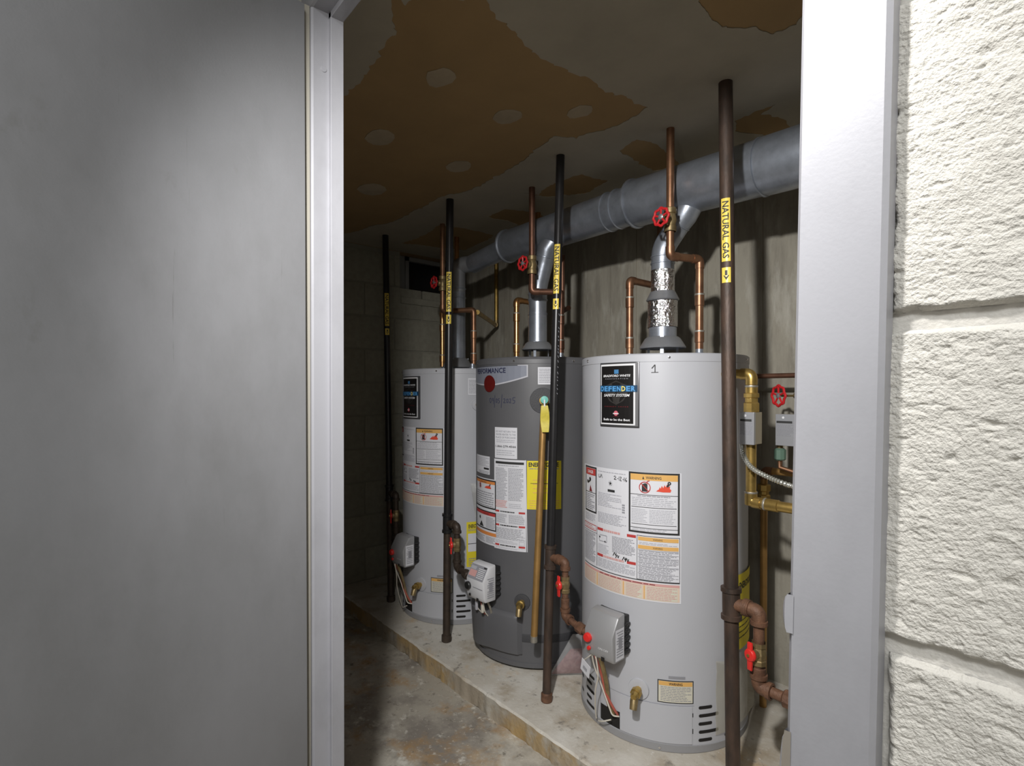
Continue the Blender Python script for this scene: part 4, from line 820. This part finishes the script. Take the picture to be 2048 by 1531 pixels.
def riser(label, T, B, r, m, rows, drop_rows, a, run, off, **kw):
    tz = zr(T, B, rows['tee']); P = B.lerp(T, (tz-B.z)/(T.z-B.z)); ex, ey = P.x+a, P.y
    marks = ((zr(T, B, rows['t0']), zr(T, B, rows['t1'])), (zr(T, B, rows['a0']), zr(T, B, rows['a1'])), face_of(P)+off)
    return gas_riser(label, T, B, r, m, tz, (a, zat(ex, ey, drop_rows[0]), zat(ex, ey, drop_rows[1]), run), marks, **kw)
riser('rust-brown gas pipe with a yellow marker in front of the heater marked 1', T1, B1, .0195, 'rust_iron', dict(tee=1205, t0=400, t1=525, a0=537, a1=567), (1305, 1372), .078, (1.66, .0, -.04), -10, cap=True)
T2 = atZ(1121, 310, ZC); B2 = atZ(1093, 1402, SLAB)
G2 = riser('black gas pipe with white stencil marks in front of the charcoal heater', T2, B2, .0160, 'black_iron', dict(tee=1113, t0=490, t1=588, a0=598, a1=619), (1168, 1232), .078, (.115, -.01, -.020), -14, stencil=(face_of(B2)+38, 1.22, 1.55))
T3 = atZ(900, 398, ZC); B3 = atZ(893, 1282, SLAB)
riser('black gas pipe with a brown lower leg in front of the far light grey heater', T3, B3, .0175, 'black_iron', dict(tee=1045, t0=545, t1=624, a0=630, a1=648), (1088, 1133), .078, (.140, -.01, -.020), -8, rust=False)
T4 = atZ(766, 472, ZC); B4 = atZ(782, 1202, SLAB); T4.x += .03
riser('black gas pipe in the shade beside the block wall', T4, B4, .0175, 'black_iron', dict(tee=985, t0=587, t1=652, a0=657, a1=670), (1030, 1082), .078, (.105, -.03, -.015), 8, rust=False)

# ------------------------------------------------------------------ flues and vent trunk
DUCT = [(-0.30, 1.74, 1.945), (-0.721, 1.74, 1.950), (-1.30, 1.74, 1.968), (-2.075, 1.74, 1.962), (-2.36, 1.735, 1.925)]
D = [Vector(p) for p in DUCT]
D0 = Vector((XR+.02, 1.74, 1.93))
vt = empty('vent_duct', (-1.3, 1.74, 1.97-.09), 'galvanised round vent duct running under the ceiling above the heaters', 'duct')
parts = [MB().tube([D0, D[0], D[1], D[1].lerp(D[2], .12)], .0905, 'galvanized', 40).build('duct_section', vt),
         MB().tube([D[1].lerp(D[2], .06), D[2]], .0885, 'galvanized', 40).build('duct_section', vt),
         MB().tube([D[2]+(D[2]-D[1]).normalized()*-.01, D[2].lerp(D[3], .5), D[3]], .0755, 'galvanized', 40).build('duct_section', vt),
         MB().tube([D[3].lerp(D[2], .03), D[4]], .0505, 'galvanized', 32).build('duct_section', vt)]
def ring(c, ax, r, wd=.008, h=.004): return MB().lathe([(r, -wd), (r+h, -wd*.5), (r+h, wd*.5), (r, wd)], 'galvanized', c, 40, ax)
ax1 = (D[2]-D[1]); parts += [ring(D[2], ax1, .0890, .006, .006).build('duct_collar', vt), ring(D[2].lerp(D[3], .10), ax1, .0755, .004).build('duct_collar', vt), ring(D[2].lerp(D[3], .16), ax1, .0755, .004).build('duct_collar', vt), ring(D[3], ax1, .0755, .008, .007).build('duct_collar', vt), ring(D[1].lerp(D[2], .14), ax1, .089, .004, .004).build('duct_collar', vt)]
ann = MB(); ann.lathe([(.0755, 0), (.0905, 0)], 'galvanized', D[2], 40, ax1); parts.append(ann.build('duct_step', vt)); ann = MB(); ann.lathe([(.0, 0), (.0755, 0)], 'galvanized', D[3], 40, ax1); parts.append(ann.build('duct_step', vt))
for p in parts: p.matrix_parent_inverse = Matrix.Translation(-Vector(vt.location))
def duct_at(x):
    pts = [D0]+D
    for a, b in zip(pts, pts[1:]):
        if b.x <= x <= a.x: return a.lerp(b, (x-a.x)/(b.x-a.x))
    return D[-1]
def flue(label, C0, ztop, rows, rad, foil, branch_px, duct_r):
    cx, cy = C0; root = empty('flue_pipe', (cx, cy, ztop), label, 'flue pipe'); z = lambda py: zat(cx, cy, py)
    pp = []; zh, zs = z(rows['skirt0']), z(rows['skirt1']); sk = rows['rs']
    pp.append(MB().lathe([(sk, zh), (sk+.002, zh+.004), (rad[0]+.012, zs-.006), (rad[0]+.004, zs), (rad[0], zs)], 'galvanized_dull', (cx, cy, 0), 40).build('draft_hood', root))
    for k in range(3): t = R(-58+120*k); pp.append(MB().box((-.006, -.0015, ztop-.001), (.006, .0015, zs), 'galvanized', Matrix.Translation((cx+(sk-.022)*math.cos(t), cy+(sk-.022)*math.sin(t), 0))@Matrix.Rotation(t+math.pi/2, 4, 'Z')).build('hood_leg', root, smooth=0))
    prof = []; z_e = z(rows['elbow'])
    for i, (py0, py1, rr, m) in enumerate(foil):
        za, zb = z(py0), z(py1); mb = MB(); n = max(2, int((zb-za)/.004)); mb.lathe([(rr*(1+(.012 if (m == 'foil' and j % 3 == 0) else 0)), za+(zb-za)*j/n) for j in range(n+1)], m, (cx, cy, 0), 40); pp.append(mb.build('foil_tape' if m == 'foil' else 'flue_section', root))
    for py, rr, rr2 in rows.get('cones', []):
        za = z(py[0]); zb = z(py[1]); pp.append(MB().lathe([(rr, za-.004), (rr+.004, za), (rr2, zb)], 'galvanized_dull', (cx, cy, 0), 40).build('reducer', root))
    rt = rad[1]; p0 = Vector((cx, cy, z_e))
    if branch_px:
        j = atY(branch_px[0], branch_px[1], cy+.005); dc = duct_at(j.x+.06); j2 = Vector((j.x, j.y, j.z)); end = dc+Vector((0, 0, -duct_r*.45)); end.x = j.x+.03
        path = fillet([p0-Vector((0, 0, .01)), p0+Vector((0, 0, .055)), j2, end], .05, 5); pp.append(MB().tube(path[:8], rt*1.03, 'galvanized', 36).build('elbow', root)); pp.append(MB().tube([path[6], path[7], j2, end], [rt, rt*1.04, rt*1.15, rt*1.2], 'galvanized', 36).build('branch', root))
        for q in (.0, .025): pp.append(ring(p0+Vector((0, 0, q)), (0, 0, 1), rt*1.03, .004, .003).build('bead', root))
        dd = (j2-path[6]).normalized(); pp.append(ring(path[7], dd, rt*1.02, .004, .003).build('bead', root))
    else:
        path = fillet([p0, Vector((cx, cy, D[4].z)), D[4], D[4].lerp(D[3], .2)], .09, 8); pp.append(MB().tube(path, rt*1.02, 'galvanized_dull', 32).build('elbow', root))
        for q in (-.03, .02): pp.append(ring(p0+Vector((0, 0, q)), (0, 0, 1), rt*1.02, .004, .003).build('bead', root))
    for p in pp: p.matrix_parent_inverse = Matrix.Translation(-Vector((cx, cy, ztop)))
    return root
flue('flue with crinkled foil tape above the heater marked 1', (-1.166, 1.726), SLAB+1.277, dict(skirt0=697, skirt1=674, rs=.082, elbow=527, cones=[((600, 584), .0555, .045)]), (.052, .040),
     [(676, 640, .0505, 'galvanized'), (655, 603, .0535, 'foil'), (600, 560, .042, 'galvanized'), (587, 541, .0425, 'foil'), (548, 522, .0415, 'galvanized')], (1368, 432), .09)
flue('plain galvanised flue above the charcoal heater', (-1.828, 1.712), SLAB+1.300, dict(skirt0=700, skirt1=684, rs=.072, elbow=600), (.045, .0415),
     [(686, 625, .0430, 'galvanized'), (630, 626, .0450, 'galvanized'), (628, 590, .0418, 'galvanized')], (1094, 500), .08)
flue('tall shiny flue above the far light grey heater', (-2.447, 1.690), SLAB+1.272, dict(skirt0=735, skirt1=716, rs=.080, elbow=585), (.046, .0435),
     [(718, 620, .0445, 'galvanized'), (622, 616, .0460, 'galvanized'), (618, 585, .0440, 'galvanized')], None, .05)

# ------------------------------------------------------------------ copper water lines
def wheel(root, c, out, r=.030, name='hand_wheel'):
    out = Vector(out).normalized(); t = Vector((0, 0, 1)); s = out.cross(t).normalized(); t = s.cross(out); n = 40; k = 8; vs_ = []
    for i in range(n):
        a = 2*math.pi*i/n; rr = r*(1+.07*math.cos(8*a)); d = s*math.cos(a)+t*math.sin(a)
        for j in range(k): b = 2*math.pi*j/k; vs_.append(c+d*(rr+.0048*math.cos(b))+out*(.0042*math.sin(b)))
    mb = MB().add(vs_, [(i*k+j, ((i+1) % n)*k+j, ((i+1) % n)*k+(j+1) % k, i*k+(j+1) % k) for i in range(n) for j in range(k)], 'valve_red')
    for q in range(5): a = 2*math.pi*q/5+.3; d = s*math.cos(a)+t*math.sin(a); mb.tube([c, c+d*r], .0036, 'valve_red', 6)
    o = mb.build(name, root); h = MB(); h.lathe([(.0095, -.004), (.0095, .003), (.006, .005), (0, .006)], 'galvanized_dull', c, 12, out); h.build('wheel_nut', root); return o
def gate(root, p, out, r, wr=.030, sl=.054, ax=(0, 0, 1)):
    g = empty('gate_valve'); g.parent = root; out = Vector(out).normalized()
    b = MB(); b.lathe([(r*1.3, -.040), (r*1.4, -.038), (r*1.4, -.022), (r*1.15, -.020), (r*1.5, 0), (r*1.15, .020), (r*1.4, .022), (r*1.4, .038), (r*1.3, .040)], 'brass_dull', p, 12, ax); b.lathe([(r*1.1, 0), (r*1.1, .022), (r*.75, .03), (.004, .032), (.004, sl-.002)], 'brass_dull', p, 12, out); b.build('valve_body', g); wheel(g, Vector(p)+out*sl, out, wr)
def copper_line(label, pts, r, m, fit, valve=None, rad=.022, name='copper_pipe', group=None, couplings=()):
    pts = [Vector(p) for p in pts]; base = pts[-1]; root = empty(name, base, label, 'water pipe', group); pp = []
    pp.append(MB().tube(fillet(pts, rad), r, m, 16).build('tube', root))
    for i in range(1, len(pts)-1):
        a = (pts[i-1]-pts[i]).normalized(); b = (pts[i+1]-pts[i]).normalized()
        if abs(a.dot(b)) > .97: continue
        L = rad+.010; mb = MB(); mb.tube(fillet([pts[i]+a*L, pts[i], pts[i]+b*L], rad, 6), r*1.16, fit, 16); pp.append(mb.build('elbow', root))
    for (i, f) in couplings:
        c = pts[i].lerp(pts[i+1], f); d = pts[i+1]-pts[i]; mb = MB(); mb.lathe([(r, -.022), (r*1.2, -.020), (r*1.2, .020), (r, .022)], fit, c, 16, d); mb.lathe([(r*1.22, -.021), (r*1.27, -.018), (r*1.22, -.015)], 'solder', c, 16, d); pp.append(mb.build('coupling', root))
    h = empty('hold')
    if valve: gate(h, valve[0], valve[1], r*1.1, *valve[2:])
    for ch in list(h.children): ch.parent = root; pp.append(ch)
    bpy.data.objects.remove(h)
    for p in pp: p.matrix_parent_inverse = Matrix.Translation(-base)
    return root
def over(C0, sx, z): return Vector((C0[0]+sx, C0[1], z))
rc = .0135
for (C0, zt, top_px, wheel_px, jog_px, down_dx, hot_py, labels, mats) in (
    ((-1.166, 1.726), SLAB+1.277+.026, (1341, 256), (1338, 440), 512, .15, 560, ('copper cold line with a red hand wheel above the heater marked 1', 'orange copper elbow line on the left of the heater marked 1'), ('copper', 'copper')),
    ((-1.828, 1.712), SLAB+1.300+.026, (1064, 374), (1066, 530), 583, .15, 600, ('copper cold line with a red hand wheel above the charcoal heater', 'bright copper elbow line on top of the charcoal heater'), ('copper_dark', 'copper_bright')),
    ((-2.447, 1.690), SLAB+1.272+.026, (890, 462), (888, 567), 622, .15, 622, ('copper cold line with a dark red hand wheel above the far light grey heater', 'copper elbow line on the left of the far light grey heater'), ('copper', 'copper_bright'))):
    tp_ = atZ(top_px[0], top_px[1], ZC); yy = min(tp_.y, 1.66); tp_ = Vector((tp_.x, yy, ZC+.01)) if C0[0] > -2 else Vector((-2.440, 1.590, ZC+.01))
    zj = zat(tp_.x, tp_.y, jog_px); zv = zat(tp_.x, tp_.y, wheel_px[1]); dn = over(C0, down_dx, zt); dn.y -= .0
    pts = [tp_, Vector((tp_.x, tp_.y, zj)), Vector((dn.x, dn.y, zj-.0)), dn]
    copper_line(labels[0], pts, rc, mats[0], 'copper_dark' if mats[0] == 'copper_dark' else 'copper', (Vector((tp_.x, tp_.y, zv)), (0, -1, 0), .028), couplings=((2, .45), (2, .86)))
    hn = over(C0, -.15, zt); zh = zat(hn.x, hn.y, hot_py); yb_ = {-1.166: 1.93, -1.828: 1.855, -2.447: 1.79}[C0[0]]
    copper_line(labels[1], [Vector((hn.x, yb_, ZC+.005)), Vector((hn.x, yb_, zh)), Vector((hn.x, hn.y, zh)), hn], rc, mats[1], mats[1], couplings=((2, .30), (2, .85)))
# line along the back wall left of the charcoal heater's flue
pb = [atY(938, 626, 1.82), atY(990, 640, 2.13)]; up = atY(988, 500, 2.13)
copper_line('tarnished copper pipe climbing the concrete wall behind the vent duct', [Vector((pb[1].x, 2.14, ZC-.005)), Vector((pb[1].x, 2.14, zat(-2.44, 1.60, 626))), Vector((-2.297, 1.715, zat(-2.44, 1.60, 626)))], .0125, 'brass', 'brass_dull')
# corner drop of copper beside the stencilled gas pipe
q0 = atY(1125, 560, 1.90); q1 = atY(1125, 625, 1.90)
copper_line('dark copper pipe hooked behind the stencilled gas pipe', [Vector((q0.x, 1.90, 1.90)), q0, q1, Vector((q1.x-.06, 1.90, q1.z-.01)), Vector((-1.828+.15, 1.76, q1.z-.012))], .011, 'copper_dark', 'copper_dark')

# ------------------------------------------------------------------ controls on the right of the near heater
def P(px, py, Y): return atY(px, py, Y)
yb = 1.64; e = P(1503, 748, yb)
rig = [Vector((-.880, yb, e.z+.004)), e, P(1503, 860, yb), P(1508, 1004, yb), P(1600, 1022, yb)]
rt_ = copper_line('yellowed brass loop pipe rising beside the right flank of the heater marked 1', [rig[0], Vector((e.x, yb, e.z)), Vector((e.x, yb, rig[3].z)), Vector((XR, yb, rig[3].z-.012))], .0155, 'brass', 'brass', couplings=((1, .14), (1, .97), (2, .035)))
u = MB(); u.lathe([(.016, -.03), (.023, -.026), (.023, 0), (.019, .004), (.019, .016), (.023, .018), (.023, .03), (.016, .034)], 'brass', (e.x, yb, zat(e.x, yb, 806)), 10); u = u.build('union', rt_, smooth=25); u.matrix_parent_inverse = Matrix.Translation(-Vector(rt_.location))
def control_box(label, x0, x1, z0, z1, yf, dep):
    bx = empty('control_box', ((x0+x1)/2, yf+dep, z0), label, 'control box'); T = Matrix.Translation(-Vector(bx.location))
    o1 = MB().box((x0, yf+.004, z0), (x1, yf+dep, z1), 'box_tan').build('back_box', bx, smooth=0, bevel=.001); o2 = MB().box((x0, yf, z0-.001), (x1+.0005, yf+.012, z1+.001), 'box_steel').build('cover', bx, smooth=0, bevel=.001)
    W = x1-x0; H = z1-z0; cv = Canvas(0, Vector((x0, yf, z0)), Vector((1, 0, 0)), Vector((0, 0, 1)), Vector((0, -1, 0))); cv.k = 1
    cv.rect(.06*W, .72*H, .86*W, .79*H, 'ink_black', 0); cv.lines(.06*W, .30*H, .92*W, .69*H, 8, 'ink_grey', 0, fill=.5); cv.text(.55*W, .15*H, 'Honeywell'*0+'CAUTION'*0+'ooooo', .03*H, 'ink_white', 0, width=.5*W) if False else None; cv.disc(.40*W, .90*H, .004, 'ink_white', 0)
    o3 = cv.build('cover_print', bx)
    for o in (o1, o2, o3): o.matrix_parent_inverse = T
    return bx
c0_, c1_ = P(1479, 824, 1.605), P(1507, 889, 1.605)
control_box('silver control box with printed cover strapped to the brass loop pipe', c0_.x, c1_.x, c1_.z, c0_.z, 1.605, .055)
d0_, d1_ = P(1551, 828, 1.90), P(1590, 892, 1.90)
control_box('silver control box half hidden by the door frame below the red hand wheel', d0_.x, d1_.x, d1_.z, d0_.z, 1.90, .06)
# pipes further back
y2 = 2.02; a0 = P(1512, 752, y2); a1 = P(1640, 780, y2)
copper_line('thin copper pipe running level along the concrete wall', [Vector((a1.x+.3, y2, a0.z)), Vector((a0.x-.05, y2, a0.z))], .009, 'copper_dark', 'copper_dark')
vz = P(1557, 791, 1.93)
vo = Vector((-.50, -.85, 0)).normalized(); vp = vz-vo*.095
copper_line('copper riser with a red hand wheel peeking past the door frame', [Vector((vp.x, vp.y, ZC)), Vector((vp.x, vp.y, SLAB))], .013, 'copper_dark', 'copper_dark', (vp, vo, .034, .095))
k0 = P(1529, 940, 1.98); kb = P(1526, 1212, 1.98)
kx = (k0.x+kb.x)/2
lowp = copper_line('tan copper pipe with brass fittings dropping behind the brass loop', [Vector((kx+.16, 1.98, k0.z)), Vector((kx, 1.98, k0.z)), Vector((kx, 1.98, SLAB))], .0125, 'copper_tan', 'copper', couplings=((1, .10),))
u = MB(); zf = zat(kx, 1.98, 985); u.lathe([(.014, -.035), (.023, -.030), (.023, -.008), (.018, -.004), (.018, .006), (.024, .010), (.024, .03), (.014, .034)], 'brass', (kx, 1.98, zf), 8); u = u.build('union', lowp, smooth=25); u.matrix_parent_inverse = Matrix.Translation(-Vector(lowp.location))
gp = P(1560, 908, 1.93); g = MB(); g.lathe([(.016, -.02), (.020, -.016), (.020, .016), (.012, .022)], 'green_part', (gp.x, 1.93, gp.z), 10); g.lathe([(.010, .02), (.010, .06)], 'brass_dull', (gp.x, 1.93, gp.z), 10); g.tube([(gp.x, 1.93, gp.z-.02), (gp.x, 1.93, gp.z-.045), (gp.x+.06, 1.93, gp.z-.06)], .008, 'copper', 10)
tag(g.build('drain_fitting', smooth=30), 'greenish brass fitting under the half-hidden control box', 'pipe fitting')
# flexible conduit
cpt = [P(1484, 888, 1.625), P(1488, 912, 1.60), P(1505, 936, 1.59), P(1535, 953, 1.59), P(1570, 967, 1.61), P(1640, 990, 1.66), Vector((-.52, 1.95, .83)), Vector((-.44, YB-.004, .80))]
path = []
for i in range(len(cpt)-1):
    p_1 = cpt[max(i-1, 0)]; p0 = cpt[i]; p1 = cpt[i+1]; p2 = cpt[min(i+2, len(cpt)-1)]
    for j in range(26):
        t = j/26; path.append(.5*((2*p0)+(p1-p_1)*t+(2*p_1-5*p0+4*p1-p2)*t*t+(3*p0-p_1-3*p1+p2)*t**3))
path.append(cpt[-1]); co = MB(); co.tube(path, [.0070+.0012*math.cos(2*math.pi*i/4) for i in range(len(path))], 'conduit_steel', 12)
tag(co.build('flexible_conduit', smooth=60), 'ribbed metal conduit curving down from the silver control box', 'conduit')
# ------------------------------------------------------------------ bags
def pouch(name, label, O, A, B, N, w_, h_, thick, m, seed, shape, inner=None):
    n, k = 22, 22; root = empty(name, O, label, 'bag'); out = []
    for (mm, sc, nm, zo) in ((m, 1.0, 'film', 0.0),)+(((inner, .90, 'paper', 0.0),) if inner else ()):
        vs_ = []; fs = []
        for sgn in (1, -1):
            for j in range(k+1):
                for i in range(n+1):
                    u, v = i/n, j/k; x, y = shape(u, v); b = (math.sin(math.pi*u)*math.sin(math.pi*min(1, v*1.02)))**.6 if 0 < u < 1 and 0 < v < 1 else 0
                    cr = noise.noise(Vector((u*5, v*6, seed+sgn)))+.5*noise.noise(Vector((u*13, v*12, seed+sgn*3)))
                    xx = (x-.5)*sc+.5; yy = (y-.45)*(sc if nm == 'film' else .62)+.45 if nm == 'film' else y*.62+.02
                    vs_.append(A*(xx*w_)+B*(yy*h_)+N*(sgn*(thick*b*(1 if nm == 'film' else .7)*(1-.55*v)+.004*b*cr)))
        o = (n+1)*(k+1)
        for s0 in (0, o): fs += [(s0+j*(n+1)+i, s0+j*(n+1)+i+1, s0+(j+1)*(n+1)+i+1, s0+(j+1)*(n+1)+i) for j in range(k) for i in range(n)]
        MB().add(vs_, fs, mm).build(nm, root, smooth=70)
    return root
b0 = atZ(1099, 1352, SLAB); O = b0+Vector((.0, .0, .006)); A = Vector((.6, .8, 0)).normalized(); Bv = Vector((.05, -.02, .25)).normalized(); Nn = A.cross(Bv).normalized()
pouch('document_bag', 'clear plastic bag of red-printed papers leaning by the heater marked 1', O, A, Bv, Nn, .138, .185, .020, 'bag_film', 3, lambda u, v: (u*(1-.55*v)+.62*v*.9, v), 'bag_red')
hb = atY(941, 966, 1.50); pouch('hanging_bag', 'small crumpled clear bag hanging on the far light grey heater', hb, Vector((.62, .78, 0)), Vector((0, 0, -1)), Vector((.78, -.62, 0)), 0.085, .165, .018, 'bag_clear', 8, lambda u, v: ((u-.5)*(1-.55*v)+.5, v))
